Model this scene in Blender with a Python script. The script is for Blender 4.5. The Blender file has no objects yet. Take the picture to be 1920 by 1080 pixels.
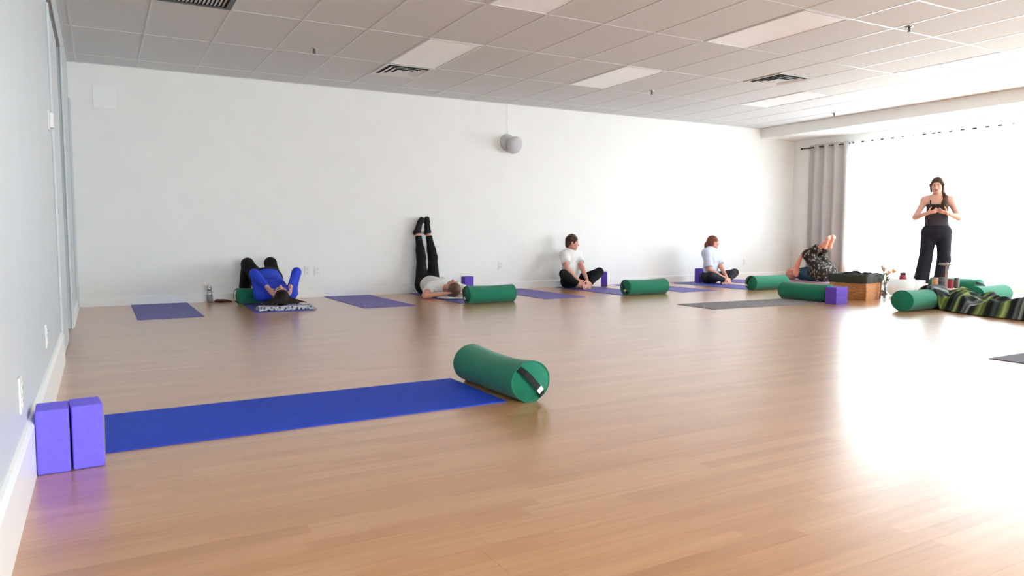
import bpy, bmesh, math, random
import numpy as np
from mathutils import Vector, Matrix, Quaternion

random.seed(7)
C = bpy.context.scene.collection
scn = bpy.context.scene
PI = math.pi

# ------------------------------------------------------------------ camera
cam = bpy.data.cameras.new('camera')
camo = bpy.data.objects.new('camera', cam)
C.objects.link(camo)
cam.sensor_width = 36.0
cam.lens = 36.0 * 1376.2 / 1920.0
cam.clip_start = 0.05
camo.location = (0, 0, 0.85)
camo.rotation_euler = (math.radians(90 - 4.309), 0, -0.511617)
scn.camera = camo

# ------------------------------------------------------------------ daylight
world = bpy.data.worlds.new('world')
scn.world = world
world.use_nodes = True
bg = world.node_tree.nodes['Background']
bg.inputs[0].default_value = (0.83, 0.91, 1.0, 1)
bg.inputs[1].default_value = 18.0

def portal(name, loc, sx, sy, rz=PI / 2):
    l = bpy.data.lights.new(name, 'AREA')
    l.shape = 'RECTANGLE'
    l.size, l.size_y = sx, sy
    l.cycles.is_portal = True
    o = bpy.data.objects.new(name, l)
    o.location = loc
    o.rotation_euler = (PI / 2, 0, rz)      # facing into the room
    C.objects.link(o)
portal('window_daylight', (11.80, 3.05, 1.21), 10.9, 2.4)
portal('front_daylight', (2.6, -3.2, 1.25), 4.1, 2.2, PI)

vs = scn.view_settings
vs.view_transform = 'Standard'
vs.look = 'None'
vs.exposure = 0.0
vs.gamma = 1.0
vs.use_curve_mapping = False
scn.cycles.max_bounces = 14
scn.cycles.diffuse_bounces = 8
scn.cycles.glossy_bounces = 4
scn.cycles.transparent_max_bounces = 12
scn.cycles.caustics_reflective = False
scn.cycles.caustics_refractive = False
scn.cycles.sample_clamp_indirect = 20.0

# ------------------------------------------------------------------ materials
def lin(c):
    return tuple(((v / 255) / 12.92 if v / 255 <= 0.04045 else ((v / 255 + 0.055) / 1.055) ** 2.4) for v in c)

def mat(name, rgb, rough=0.6, var=0.06, scale=30.0, bump=0.0, bscale=200.0, spec=0.5, metal=0.0, sheen=0.0, stretch=None):
    m = bpy.data.materials.new(name)
    m.use_nodes = True
    nt = m.node_tree
    b = nt.nodes['Principled BSDF']
    b.inputs['Roughness'].default_value = rough
    b.inputs['Specular IOR Level'].default_value = spec
    b.inputs['Metallic'].default_value = metal
    if sheen:
        b.inputs['Sheen Weight'].default_value = sheen
    tc = nt.nodes.new('ShaderNodeTexCoord')
    src = tc.outputs['Object']
    if stretch:
        mp = nt.nodes.new('ShaderNodeMapping')
        mp.inputs['Scale'].default_value = stretch
        nt.links.new(src, mp.inputs[0])
        src = mp.outputs[0]
    n = nt.nodes.new('ShaderNodeTexNoise')
    n.inputs['Scale'].default_value = scale
    n.inputs['Detail'].default_value = 3
    nt.links.new(src, n.inputs['Vector'])
    r = nt.nodes.new('ShaderNodeValToRGB')
    c = lin(rgb)
    r.color_ramp.elements[0].position = 0.3
    r.color_ramp.elements[1].position = 0.7
    r.color_ramp.elements[0].color = tuple(v * (1 - var) for v in c) + (1,)
    r.color_ramp.elements[1].color = tuple(min(1, v * (1 + var)) for v in c) + (1,)
    nt.links.new(n.outputs['Fac'], r.inputs[0])
    nt.links.new(r.outputs[0], b.inputs['Base Color'])
    if bump:
        n2 = nt.nodes.new('ShaderNodeTexNoise')
        n2.inputs['Scale'].default_value = bscale
        nt.links.new(src, n2.inputs['Vector'])
        bp = nt.nodes.new('ShaderNodeBump')
        bp.inputs['Strength'].default_value = bump
        bp.inputs['Distance'].default_value = 0.003
        nt.links.new(n2.outputs['Fac'], bp.inputs['Height'])
        nt.links.new(bp.outputs[0], b.inputs['Normal'])
    return m

M = {}
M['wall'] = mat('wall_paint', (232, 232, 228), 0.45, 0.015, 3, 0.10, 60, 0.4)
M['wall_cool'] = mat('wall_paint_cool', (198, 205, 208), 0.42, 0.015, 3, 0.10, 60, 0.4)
M['trim'] = mat('trim_paint', (236, 237, 235), 0.35, 0.01, 5, 0, 1, 0.5)
M['tile'] = mat('ceiling_tile', (211, 213, 212), 0.9, 0.03, 40, 0.25, 150, 0.2)
M['tee'] = mat('tee_white', (204, 204, 203), 0.30, 0.01, 5, 0, 1, 0.6)
M['lens'] = mat('light_lens', (249, 250, 250), 0.34, 0.01, 30, 0.55, 110, 1.0)
M['dark'] = mat('void_shade', (26, 26, 24), 0.8)  # near-black stands in for the shade inside recesses and ducts
M['vent'] = mat('vent_white', (214, 214, 210), 0.35, 0.02, 8)
M['plate'] = mat('plate_white', (226, 226, 224), 0.35, 0.01, 8)
M['slot'] = mat('slot_dark', (90, 88, 85), 0.6)
M['chrome'] = mat('chrome', (190, 190, 190), 0.2, 0.03, 10, metal=1.0)
M['black'] = mat('black_plastic', (16, 16, 17), 0.4)
M['rod'] = mat('rod_black', (22, 20, 20), 0.4)
M['speaker'] = mat('speaker_grey', (196, 195, 194), 0.55, 0.03, 60, 0.2, 400)
M['speaker_grille'] = mat('speaker_grille', (192, 191, 191), 0.6, 0.06, 300, 0.4, 600)
M['purple'] = mat('foam_purple_lit', (118, 104, 236), 0.75, 0.04, 60, 0.3, 400, 0.3)  # brighter, bluer foam copy: cool light on the near blocks put into the colour
M['purple_dark'] = mat('foam_purple_deep', (96, 70, 178), 0.75, 0.04, 60, 0.3, 400, 0.3)
M['mat_blue'] = mat('mat_blue', (24, 66, 190), 0.7, 0.08, 14, 0.35, 500, 0.35)
M['mat_indigo'] = mat('mat_indigo', (76, 76, 160), 0.5, 0.07, 20, 0.35, 500, 0.4)
M['mat_violet'] = mat('mat_violet', (96, 82, 166), 0.5, 0.07, 20, 0.35, 500, 0.4)
M['mat_grey'] = mat('mat_grey', (128, 122, 126), 0.75, 0.30, 22, 0.5, 120, 0.3)
M['mat_dark'] = mat('mat_dark', (84, 78, 88), 0.7, 0.10, 30, 0.4, 300, 0.35)
M['mat_rose'] = mat('mat_rose', (186, 150, 178), 0.65, 0.06, 20, 0.3, 400, 0.35)
M['green'] = mat('bolster_green', (22, 116, 88), 0.8, 0.05, 12, 0.25, 700, 0.25, sheen=0.15)
M['strap'] = mat('strap_black', (18, 20, 24), 0.8, 0.1, 200, 0.3, 800)
M['tag'] = mat('tag_white', (225, 226, 228), 0.7)
M['skin'] = mat('skin', (208, 152, 132), 0.5, 0.04, 25, 0, 1, 0.35)
M['skin_pale'] = mat('skin_pale', (216, 168, 150), 0.5, 0.04, 25, 0, 1, 0.35)
M['skin_rosy'] = mat('skin_rosy', (222, 150, 126), 0.5, 0.05, 25, 0, 1, 0.35)
M['lip'] = mat('lip', (176, 96, 92), 0.45)
M['eye_white'] = mat('eye_white', (206, 202, 198), 0.3)
M['iris'] = mat('iris', (58, 42, 30), 0.25)
M['hair_brown'] = mat('hair_brown', (74, 52, 38), 0.5, 0.35, 60, 0.5, 300, 0.2, stretch=(1, 1, 0.2))
M['hair_dark'] = mat('hair_dark', (30, 20, 16), 0.5, 0.35, 60, 0.5, 300, 0.2, stretch=(1, 0.2, 1))
M['hair_red'] = mat('hair_auburn', (112, 62, 44), 0.5, 0.35, 60, 0.5, 300, 0.2, stretch=(1, 1, 0.2))
M['hair_mix'] = mat('hair_mixed', (92, 66, 46), 0.5, 0.4, 60, 0.5, 300, 0.5, stretch=(1, 0.2, 1))
M['hair_fair'] = mat('hair_fair', (190, 140, 116), 0.5, 0.3, 60, 0.5, 300, 0.5, stretch=(1, 0.2, 1))
M['black_cloth'] = mat('black_cloth', (19, 19, 22), 0.85, 0.1, 60, 0.3, 300, 0.25)
M['navy_cloth'] = mat('navy_cloth', (26, 26, 38), 0.8, 0.1, 40, 0.3, 200, 0.3)
M['charcoal_cloth'] = mat('charcoal_cloth', (42, 42, 48), 0.85, 0.12, 60, 0.3, 300, 0.25)
M['cami_cloth'] = mat('cami_cloth', (58, 54, 60), 0.8, 0.08, 60, 0.2, 300, 0.3)
M['blue_cloth'] = mat('blue_cloth', (44, 70, 196), 0.8, 0.06, 30, 0.25, 250, 0.25)
M['white_cloth'] = mat('white_cloth', (228, 228, 226), 0.85, 0.03, 20, 0.3, 90, 0.2)
M['pale_cloth'] = mat('pale_blue_cloth', (200, 206, 222), 0.85, 0.04, 20, 0.35, 90, 0.2)
M['teal_cloth'] = mat('teal_cloth', (34, 78, 98), 0.8, 0.1, 30, 0.2, 200)
M['sock'] = mat('black_sock', (14, 14, 15), 0.9, 0.1, 80, 0.2, 400)
M['curtain_grey'] = mat('curtain_grey', (196, 192, 190), 0.9, 0.02, 40, 0.15, 700, 0.1)
M['liner'] = mat('liner_olive', (50, 52, 44), 0.85, 0.15, 30, 0.3, 200)
M['stem'] = mat('stem_green', (58, 84, 48), 0.6, 0.2, 40)
M['petal_y'] = mat('petal_yellow', (232, 196, 96), 0.6, 0.12, 40)
M['petal_p'] = mat('petal_peach', (228, 172, 150), 0.6, 0.12, 40)
M['petal_w'] = mat('petal_cream', (236, 226, 206), 0.6, 0.08, 40)
M['quartz'] = mat('frosted_quartz', (240, 241, 240), 0.55, 0.01, 20, 0.1, 300, 0.5)
M['red_jar'] = mat('red_suede', (150, 44, 62), 0.7, 0.12, 60)
M['tan_cup'] = mat('tan_cup', (186, 138, 104), 0.6, 0.1, 60)
M['grey_cup'] = mat('grey_cup', (84, 92, 106), 0.5, 0.1, 60)
M['brown_cup'] = mat('brown_cup', (92, 74, 74), 0.5, 0.1, 60)
M['post'] = mat('post_wood', (162, 146, 138), 0.6, 0.12, 30, stretch=(1, 1, 0.1))
M['maroon'] = mat('maroon_pouch', (74, 36, 34), 0.7, 0.2, 60, 0.3, 200)
M['white_lacquer'] = mat('white_lacquer', (240, 240, 238), 0.4, 0.01, 10)
M['screen'] = mat('phone_black', (10, 10, 12), 0.15)

def pattern_mat(name, base, spot, scale, thr, rough=0.85):
    """small pale leaf-like spots printed on a dark cloth"""
    m = mat(name, base, rough, 0.15, 50, 0.3, 250, 0.2)
    nt = m.node_tree
    b = nt.nodes['Principled BSDF']
    old = b.inputs['Base Color'].links[0].from_socket
    tc = [n for n in nt.nodes if n.type == 'TEX_COORD'][0]
    mp = nt.nodes.new('ShaderNodeMapping')
    mp.inputs['Scale'].default_value = (1.0, 1.0, 0.55)
    nt.links.new(tc.outputs['Object'], mp.inputs[0])
    v = nt.nodes.new('ShaderNodeTexVoronoi')
    v.inputs['Scale'].default_value = scale
    nt.links.new(mp.outputs[0], v.inputs['Vector'])
    r = nt.nodes.new('ShaderNodeValToRGB')
    r.color_ramp.elements[0].position = thr
    r.color_ramp.elements[0].color = (1, 1, 1, 1)
    r.color_ramp.elements[1].position = thr + 0.08
    r.color_ramp.elements[1].color = (0, 0, 0, 1)
    nt.links.new(v.outputs['Distance'], r.inputs[0])
    mx = nt.nodes.new('ShaderNodeMix')
    mx.data_type = 'RGBA'
    nt.links.new(r.outputs[0], mx.inputs[0])
    nt.links.new(old, mx.inputs[6])
    mx.inputs[7].default_value = lin(spot) + (1,)
    nt.links.new(mx.outputs[2], b.inputs['Base Color'])
    return m
M['leaf_print'] = pattern_mat('leaf_print_cloth', (44, 40, 38), (138, 130, 116), 26, 0.30)
M['towel_print'] = pattern_mat('towel_print', (214, 214, 224), (62, 56, 92), 34, 0.34)

def stripe_mat(name, axis, scale, cols, rough=0.9):
    m = bpy.data.materials.new(name)
    m.use_nodes = True
    nt = m.node_tree
    b = nt.nodes['Principled BSDF']
    b.inputs['Roughness'].default_value = rough
    b.inputs['Specular IOR Level'].default_value = 0.15
    at = nt.nodes.new('ShaderNodeUVMap')
    sp = nt.nodes.new('ShaderNodeSeparateXYZ')
    nt.links.new(at.outputs[0], sp.inputs[0])
    n = nt.nodes.new('ShaderNodeTexNoise')
    n.inputs['Scale'].default_value = 3
    nt.links.new(at.outputs[0], n.inputs['Vector'])
    ad = nt.nodes.new('ShaderNodeMath'); ad.operation = 'MULTIPLY_ADD'
    ad.inputs[1].default_value = 0.02
    nt.links.new(n.outputs['Fac'], ad.inputs[0])
    nt.links.new(sp.outputs[axis], ad.inputs[2])
    mu = nt.nodes.new('ShaderNodeMath'); mu.operation = 'MULTIPLY'
    mu.inputs[1].default_value = scale
    nt.links.new(ad.outputs[0], mu.inputs[0])
    fr = nt.nodes.new('ShaderNodeMath'); fr.operation = 'FRACT'
    nt.links.new(mu.outputs[0], fr.inputs[0])
    r = nt.nodes.new('ShaderNodeValToRGB')
    r.color_ramp.interpolation = 'LINEAR'
    el = r.color_ramp.elements
    while len(el) < len(cols):
        el.new(0.5)
    for e, (p, c) in zip(el, cols):
        e.position = p
        e.color = lin(c) + (1,)
    nt.links.new(fr.outputs[0], r.inputs[0])
    nt.links.new(r.outputs[0], b.inputs['Base Color'])
    return m
M['serape'] = stripe_mat('striped_blanket', 1, 2.1, [
    (0.0, (24, 26, 26)), (0.10, (34, 40, 34)), (0.15, (104, 124, 62)), (0.19, (74, 94, 44)), (0.24, (142, 158, 92)), (0.30, (92, 112, 56)),
    (0.36, (30, 34, 30)), (0.44, (26, 28, 30)), (0.49, (146, 152, 144)), (0.52, (52, 56, 58)), (0.58, (96, 102, 104)), (0.62, (24, 26, 30)),
    (0.70, (34, 40, 36)), (0.74, (110, 130, 66)), (0.79, (160, 174, 122)), (0.83, (84, 106, 52)), (0.89, (40, 44, 42)), (0.95, (66, 72, 74)), (1.0, (24, 26, 26))])

def sheer_mat():
    m = bpy.data.materials.new('sheer_white')
    m.use_nodes = True
    nt = m.node_tree
    nt.nodes.clear()
    out = nt.nodes.new('ShaderNodeOutputMaterial')
    tr = nt.nodes.new('ShaderNodeBsdfTransparent')
    tl = nt.nodes.new('ShaderNodeBsdfTranslucent')
    tl.inputs[0].default_value = (0.86, 0.87, 0.87, 1)
    df = nt.nodes.new('ShaderNodeBsdfDiffuse')
    df.inputs[0].default_value = (0.88, 0.88, 0.87, 1)
    m1 = nt.nodes.new('ShaderNodeMixShader'); m1.inputs[0].default_value = 0.35
    nt.links.new(tl.outputs[0], m1.inputs[1]); nt.links.new(df.outputs[0], m1.inputs[2])
    m2 = nt.nodes.new('ShaderNodeMixShader')
    tc = nt.nodes.new('ShaderNodeTexCoord')
    n = nt.nodes.new('ShaderNodeTexNoise'); n.inputs['Scale'].default_value = 40
    nt.links.new(tc.outputs['Object'], n.inputs['Vector'])
    mr = nt.nodes.new('ShaderNodeMapRange')
    mr.inputs[3].default_value = 0.40; mr.inputs[4].default_value = 0.50
    nt.links.new(n.outputs['Fac'], mr.inputs[0])
    nt.links.new(mr.outputs[0], m2.inputs[0])
    nt.links.new(tr.outputs[0], m2.inputs[1]); nt.links.new(m1.outputs[0], m2.inputs[2])
    nt.links.new(m2.outputs[0], out.inputs[0])
    return m
M['sheer'] = sheer_mat()

def glass_mat(name, tint, gloss):
    m = bpy.data.materials.new(name)
    m.use_nodes = True
    nt = m.node_tree
    nt.nodes.clear()
    out = nt.nodes.new('ShaderNodeOutputMaterial')
    tr = nt.nodes.new('ShaderNodeBsdfTransparent'); tr.inputs[0].default_value = tint + (1,)
    gl = nt.nodes.new('ShaderNodeBsdfGlossy'); gl.inputs['Roughness'].default_value = 0.03
    mx = nt.nodes.new('ShaderNodeMixShader'); mx.inputs[0].default_value = gloss
    nt.links.new(tr.outputs[0], mx.inputs[1]); nt.links.new(gl.outputs[0], mx.inputs[2])
    nt.links.new(mx.outputs[0], out.inputs[0])
    return m
M['glass'] = glass_mat('window_glass', (0.96, 0.98, 0.97), 0.06)
M['clear'] = glass_mat('clear_glass', (0.80, 0.82, 0.82), 0.16)

def curtain_translucent(m):
    nt = m.node_tree
    b = nt.nodes['Principled BSDF']
    out = [n for n in nt.nodes if n.type == 'OUTPUT_MATERIAL'][0]
    tl = nt.nodes.new('ShaderNodeBsdfTranslucent')
    tl.inputs[0].default_value = (0.70, 0.66, 0.64, 1)
    mx = nt.nodes.new('ShaderNodeMixShader'); mx.inputs[0].default_value = 0.06
    nt.links.new(b.outputs[0], mx.inputs[1]); nt.links.new(tl.outputs[0], mx.inputs[2])
    nt.links.new(mx.outputs[0], out.inputs[0])
curtain_translucent(M['curtain_grey'])

STRIP = 0.064
def floor_mat():
    m = bpy.data.materials.new('laminate_oak')
    m.use_nodes = True
    nt = m.node_tree
    L = nt.links
    b = nt.nodes['Principled BSDF']
    g = nt.nodes.new('ShaderNodeNewGeometry')
    s = nt.nodes.new('ShaderNodeSeparateXYZ')
    L.new(g.outputs['Position'], s.inputs[0])
    def math_(op, a, bb=None, c=None):
        n = nt.nodes.new('ShaderNodeMath'); n.operation = op
        for i, v in enumerate((a, bb, c)):
            if v is None: continue
            if isinstance(v, (int, float)): n.inputs[i].default_value = v
            else: L.new(v, n.inputs[i])
        return n.outputs[0]
    row = math_('FLOOR', math_('DIVIDE', s.outputs[1], STRIP))
    wn = nt.nodes.new('ShaderNodeTexWhiteNoise'); wn.noise_dimensions = '1D'
    L.new(row, wn.inputs['W'])
    seg = math_('FLOOR', math_('DIVIDE', math_('MULTIPLY_ADD', wn.outputs['Value'], 3.7, s.outputs[0]), 0.72))
    cb = nt.nodes.new('ShaderNodeCombineXYZ')
    L.new(row, cb.inputs[0]); L.new(seg, cb.inputs[1])
    w2 = nt.nodes.new('ShaderNodeTexWhiteNoise'); w2.noise_dimensions = '2D'
    L.new(cb.outputs[0], w2.inputs['Vector'])
    # grain, stretched along the plank, shifted per strip
    cg = nt.nodes.new('ShaderNodeCombineXYZ')
    L.new(math_('MULTIPLY', s.outputs[0], 1.3), cg.inputs[0])
    L.new(math_('MULTIPLY', s.outputs[1], 34.0), cg.inputs[1])
    L.new(math_('MULTIPLY', w2.outputs['Value'], 40.0), cg.inputs[2])
    gr = nt.nodes.new('ShaderNodeTexNoise')
    gr.inputs['Scale'].default_value = 1.6; gr.inputs['Detail'].default_value = 5
    gr.inputs['Roughness'].default_value = 0.6
    L.new(cg.outputs[0], gr.inputs['Vector'])
    mixv = math_('ADD', math_('MULTIPLY', w2.outputs['Value'], 0.30), math_('MULTIPLY_ADD', gr.outputs['Fac'], 0.80, 0.08))
    r = nt.nodes.new('ShaderNodeValToRGB')
    e = r.color_ramp.elements
    e[0].position = 0.25; e[0].color = lin((166, 112, 70)) + (1,)
    e[1].position = 1.0; e[1].color = lin((208, 162, 118)) + (1,)
    k = e.new(0.62); k.color = lin((188, 134, 88)) + (1,)
    L.new(mixv, r.inputs[0])
    L.new(r.outputs[0], b.inputs['Base Color'])
    b.inputs['Roughness'].default_value = 0.24
    b.inputs['Specular IOR Level'].default_value = 0.5
    b.inputs['Roughness'].default_value = 0.278
    b.inputs['Coat Weight'].default_value = 0.85; b.inputs['Coat Roughness'].default_value = 0.278; b.inputs['Coat IOR'].default_value = 1.62
    return m
M['floor'] = floor_mat()

def frost(m):
    nt = m.node_tree
    b = nt.nodes['Principled BSDF']
    out = [n for n in nt.nodes if n.type == 'OUTPUT_MATERIAL'][0]
    tl = nt.nodes.new('ShaderNodeBsdfTranslucent'); tl.inputs[0].default_value = (0.92, 0.93, 0.93, 1)
    mx = nt.nodes.new('ShaderNodeMixShader'); mx.inputs[0].default_value = 0.55
    nt.links.new(b.outputs[0], mx.inputs[1]); nt.links.new(tl.outputs[0], mx.inputs[2])
    nt.links.new(mx.outputs[0], out.inputs[0])
frost(M['quartz'])

def wicker_mat():
    m = mat('wicker', (186, 130, 84), 0.7, 0.25, 14, 0.4, 120, 0.3, stretch=(1, 1, 4))
    return m
M['wicker'] = wicker_mat()

# ------------------------------------------------------------------ mesh helpers
class MB:
    def __init__(self):
        self.v, self.f = [], []
    def add(self, verts, faces):
        o = len(self.v)
        self.v += [tuple(p) for p in verts]
        self.f += [tuple(i + o for i in f) for f in faces]
        return self
    def box(self, lo, hi):
        x0, y0, z0 = lo; x1, y1, z1 = hi
        return self.add([(x0, y0, z0), (x1, y0, z0), (x1, y1, z0), (x0, y1, z0), (x0, y0, z1), (x1, y0, z1), (x1, y1, z1), (x0, y1, z1)],
                        [(0, 3, 2, 1), (4, 5, 6, 7), (0, 1, 5, 4), (1, 2, 6, 5), (2, 3, 7, 6), (3, 0, 4, 7)])
    def lathe(self, prof, n=24, c=(0, 0, 0), close=True):
        """prof: (r, z) from bottom to top, about +Z"""
        vs, fs = [], []
        for r, z in prof:
            for i in range(n):
                a = 2 * PI * i / n
                vs.append((c[0] + r * math.cos(a), c[1] + r * math.sin(a), c[2] + z))
        for j in range(len(prof) - 1):
            for i in range(n):
                i2 = (i + 1) % n
                fs.append((j * n + i, j * n + i2, (j + 1) * n + i2, (j + 1) * n + i))
        if close:
            fs.append(tuple(reversed(range(n))))
            fs.append(tuple((len(prof) - 1) * n + i for i in range(n)))
        return self.add(vs, fs)
    def tube(self, pts, r, n=8, flat=None):
        pts = [Vector(p) for p in pts]
        rs = r if isinstance(r, (list, tuple)) else [r] * len(pts)
        vs, fs = [], []
        ref = None
        for i, p in enumerate(pts):
            d = (pts[min(i + 1, len(pts) - 1)] - pts[max(i - 1, 0)]).normalized()
            if ref is None:
                ref = d.orthogonal().normalized()
            ref = (ref - d * ref.dot(d)).normalized()
            b = d.cross(ref)
            for k in range(n):
                a = 2 * PI * k / n
                vs.append(p + (ref * math.cos(a) + b * math.sin(a)) * rs[i])
        for j in range(len(pts) - 1):
            for k in range(n):
                k2 = (k + 1) % n
                fs.append((j * n + k, j * n + k2, (j + 1) * n + k2, (j + 1) * n + k))
        fs.append(tuple(reversed(range(n)))); fs.append(tuple((len(pts) - 1) * n + k for k in range(n)))
        return self.add(vs, fs)
    def ribbon(self, pts, side, w, t):
        """strap: pts along, side vector, width, thickness along normal"""
        pts = [Vector(p) for p in pts]; side = Vector(side).normalized()
        vs, fs = [], []
        for i, p in enumerate(pts):
            d = (pts[min(i + 1, len(pts) - 1)] - pts[max(i - 1, 0)]).normalized()
            s = (side - d * side.dot(d)).normalized()
            nrm = d.cross(s)
            vs += [p + s * w / 2 + nrm * t / 2, p - s * w / 2 + nrm * t / 2, p - s * w / 2 - nrm * t / 2, p + s * w / 2 - nrm * t / 2]
        for j in range(len(pts) - 1):
            for k in range(4):
                k2 = (k + 1) % 4
                fs.append((j * 4 + k, j * 4 + k2, j * 4 + 4 + k2, j * 4 + 4 + k))
        e = (len(pts) - 1) * 4
        fs += [(3, 2, 1, 0), (e, e + 1, e + 2, e + 3)]
        return self.add(vs, fs)
    def ell(self, c, r, R=None, n=12, m=8):
        c = Vector(c)
        R = R or Matrix.Identity(3)
        vs = [c + R @ Vector((0, 0, -r[2]))]
        for j in range(1, m):
            t = -PI / 2 + PI * j / m
            for i in range(n):
                a = 2 * PI * i / n
                vs.append(c + R @ Vector((r[0] * math.cos(t) * math.cos(a), r[1] * math.cos(t) * math.sin(a), r[2] * math.sin(t))))
        vs.append(c + R @ Vector((0, 0, r[2])))
        fs = [(0, 1 + (i + 1) % n, 1 + i) for i in range(n)]
        for j in range(m - 2):
            for i in range(n):
                i2 = (i + 1) % n
                fs.append((1 + j * n + i, 1 + j * n + i2, 1 + (j + 1) * n + i2, 1 + (j + 1) * n + i))
        top = len(vs) - 1
        fs += [(1 + (m - 2) * n + i, 1 + (m - 2) * n + (i + 1) % n, top) for i in range(n)]
        return self.add(vs, fs)
    def mesh(self, name, m=None, smooth=False):
        me = bpy.data.meshes.new(name)
        me.from_pydata(self.v, [], self.f)
        if m: me.materials.append(m)
        if smooth:
            me.polygons.foreach_set('use_smooth', [True] * len(me.polygons))
        me.update()
        return me
    def build(self, name, m, parent=None, smooth=False, loc=None, bevel=0, seg=2, auto=None):
        o = bpy.data.objects.new(name, self.mesh(name, m, smooth))
        C.objects.link(o)
        if parent: o.parent = parent
        if loc: o.location = loc
        if bevel:
            md = o.modifiers.new('bevel', 'BEVEL'); md.width = bevel; md.segments = seg; md.limit_method = 'ANGLE'
        if auto:
            o.data.set_sharp_from_angle(angle=math.radians(auto))
        return o

def tag(o, label, cat, group=None):
    o['label'] = label; o['category'] = cat
    if group: o['group'] = group
    return o

def empty(name, loc, rz=0, label=None, cat=None, group=None):
    o = bpy.data.objects.new(name, None)
    o.empty_display_size = 0.1
    o.location = loc; o.rotation_euler = (0, 0, rz)
    C.objects.link(o)
    if label: tag(o, label, cat, group)
    return o

def struct(o):
    o['kind'] = 'structure'
    return o

def copy_tree(o, parent=None):
    c = o.copy(); C.objects.link(c); c.parent = parent
    for ch in list(o.children):
        copy_tree(ch, c)
    return c

# ------------------------------------------------------------------ room shell
XL, XR, YB, YF, ZC = -0.24, 11.60, 9.69, -3.0, 2.756
XBULK, ZBULK = 10.70, 2.575

# floor: slab plus laminate planks (three strips each) running along X
floor = struct(MB().box((XL - 0.12, YF - 0.12, -0.14), (XR + 0.12, YB + 0.12, -0.004)).build('floor', M['floor']))
PW, PL = STRIP * 3, 1.29
fwd = (math.sin(0.511617), math.cos(0.511617))
planks = []
j0, j1 = math.floor(YF / PW), math.ceil(YB / PW)
for j in range(j0, j1 + 1):
    y0, y1 = max(j * PW, YF), min((j + 1) * PW, YB)
    if y1 - y0 < 0.01: continue
    x = XL - random.random() * PL
    while x < XR:
        a, b_ = max(x, XL), min(x + PL, XR)
        if b_ - a > 0.01:
            planks.append((a, b_, y0, y1))
        x += PL
def view_key(p):
    cx, cy = (p[0] + p[1]) / 2, (p[2] + p[3]) / 2
    best = 99
    for px in (p[0], cx, p[1]):
        d = px * fwd[0] + cy * fwd[1]
        l = px * fwd[1] - cy * fwd[0]
        if d > 1.65 and abs(l) < d * 0.70:
            best = min(best, d)
    return best
planks.sort(key=view_key)
G = 0.00025
rest = MB()
pmesh = {}
for i, (a, b_, y0, y1) in enumerate(planks):
    if i < 300 and view_key((a, b_, y0, y1)) < 90:
        key = (round(b_ - a, 3), round(y1 - y0, 3))
        if key not in pmesh:
            pmesh[key] = MB().box((G, G, -0.004), (b_ - a - G, y1 - y0 - G, 0.0)).mesh('plank', M['floor'])
        o = bpy.data.objects.new('plank', pmesh[key])
        o.location = (a, y0, 0)
        o.parent = floor
        C.objects.link(o)
    else:
        rest.box((a + G, y0 + G, -0.004), (b_ - G, y1 - G, 0.0))
ro = rest.build('plank_field', M['floor'], floor)
ro['kind'] = 'stuff'

# walls
TH = 0.14
DY0, DY1, DZ = 5.66, 7.56, 2.45           # recessed sliding doors in the left wall
wl = MB().box((XL - TH, YF, 0), (XL, DY0, ZC + 0.11)).box((XL - TH, DY1, 0), (XL, YB + TH, ZC + 0.11)).box((XL - TH, DY0, DZ), (XL, DY1, ZC + 0.11))
wl.box((XL - TH - 0.02, DY0, 0), (XL - TH, DY1, DZ))
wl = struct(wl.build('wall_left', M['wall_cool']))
wb = struct(MB().box((XL, YB, 0), (XR + TH, YB + TH, ZC + 0.11)).build('wall_back', M['wall']))
FX0, FX1, FZ0, FZ1 = 0.6, 4.6, 0.20, 2.30
wf = MB().box((XL - TH, YF - TH, 0), (FX0, YF, ZC + 0.11)).box((FX1, YF - TH, 0), (XR + TH, YF, ZC + 0.11))
wf.box((FX0, YF - TH, 0), (FX1, YF, FZ0)).box((FX0, YF - TH, FZ1), (FX1, YF, ZC + 0.11))
wf = struct(wf.build('wall_front', M['wall']))
for i in range(2):
    x0 = FX0 + i * 2.0
    w = MB().box((x0, YF - 0.1, FZ0), (x0 + 0.04, YF - 0.04, FZ1)).box((x0 + 1.96, YF - 0.1, FZ0), (x0 + 2.0, YF - 0.04, FZ1))
    w.box((x0 + 0.04, YF - 0.1, FZ0), (x0 + 1.96, YF - 0.04, FZ0 + 0.04)).box((x0 + 0.04, YF - 0.1, FZ1 - 0.04), (x0 + 1.96, YF - 0.04, FZ1))
    w = struct(w.build('window_%d' % (8 + i), M['trim']))
    MB().box((x0 + 0.04, YF - 0.074, FZ0 + 0.04), (x0 + 1.96, YF - 0.068, FZ1 - 0.04)).build('pane', M['glass'], w)
WY0, WY1, WZ0, WZ1 = -2.3, 8.42, 0.10, 2.33
wr = MB().box((XR, WY1, 0), (XR + TH, YB, ZC + 0.11)).box((XR, YF, 0), (XR + TH, WY0, ZC + 0.11))
wr.box((XR, WY0, 0), (XR + TH, WY1, WZ0)).box((XR, WY0, WZ1), (XR + TH, WY1, ZC + 0.11))
wr = struct(wr.build('wall_right', M['wall']))
bulk = struct(MB().box((XBULK, YF, ZBULK), (XR, YB, ZC)).build('trim_1', M['wall']))

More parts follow.
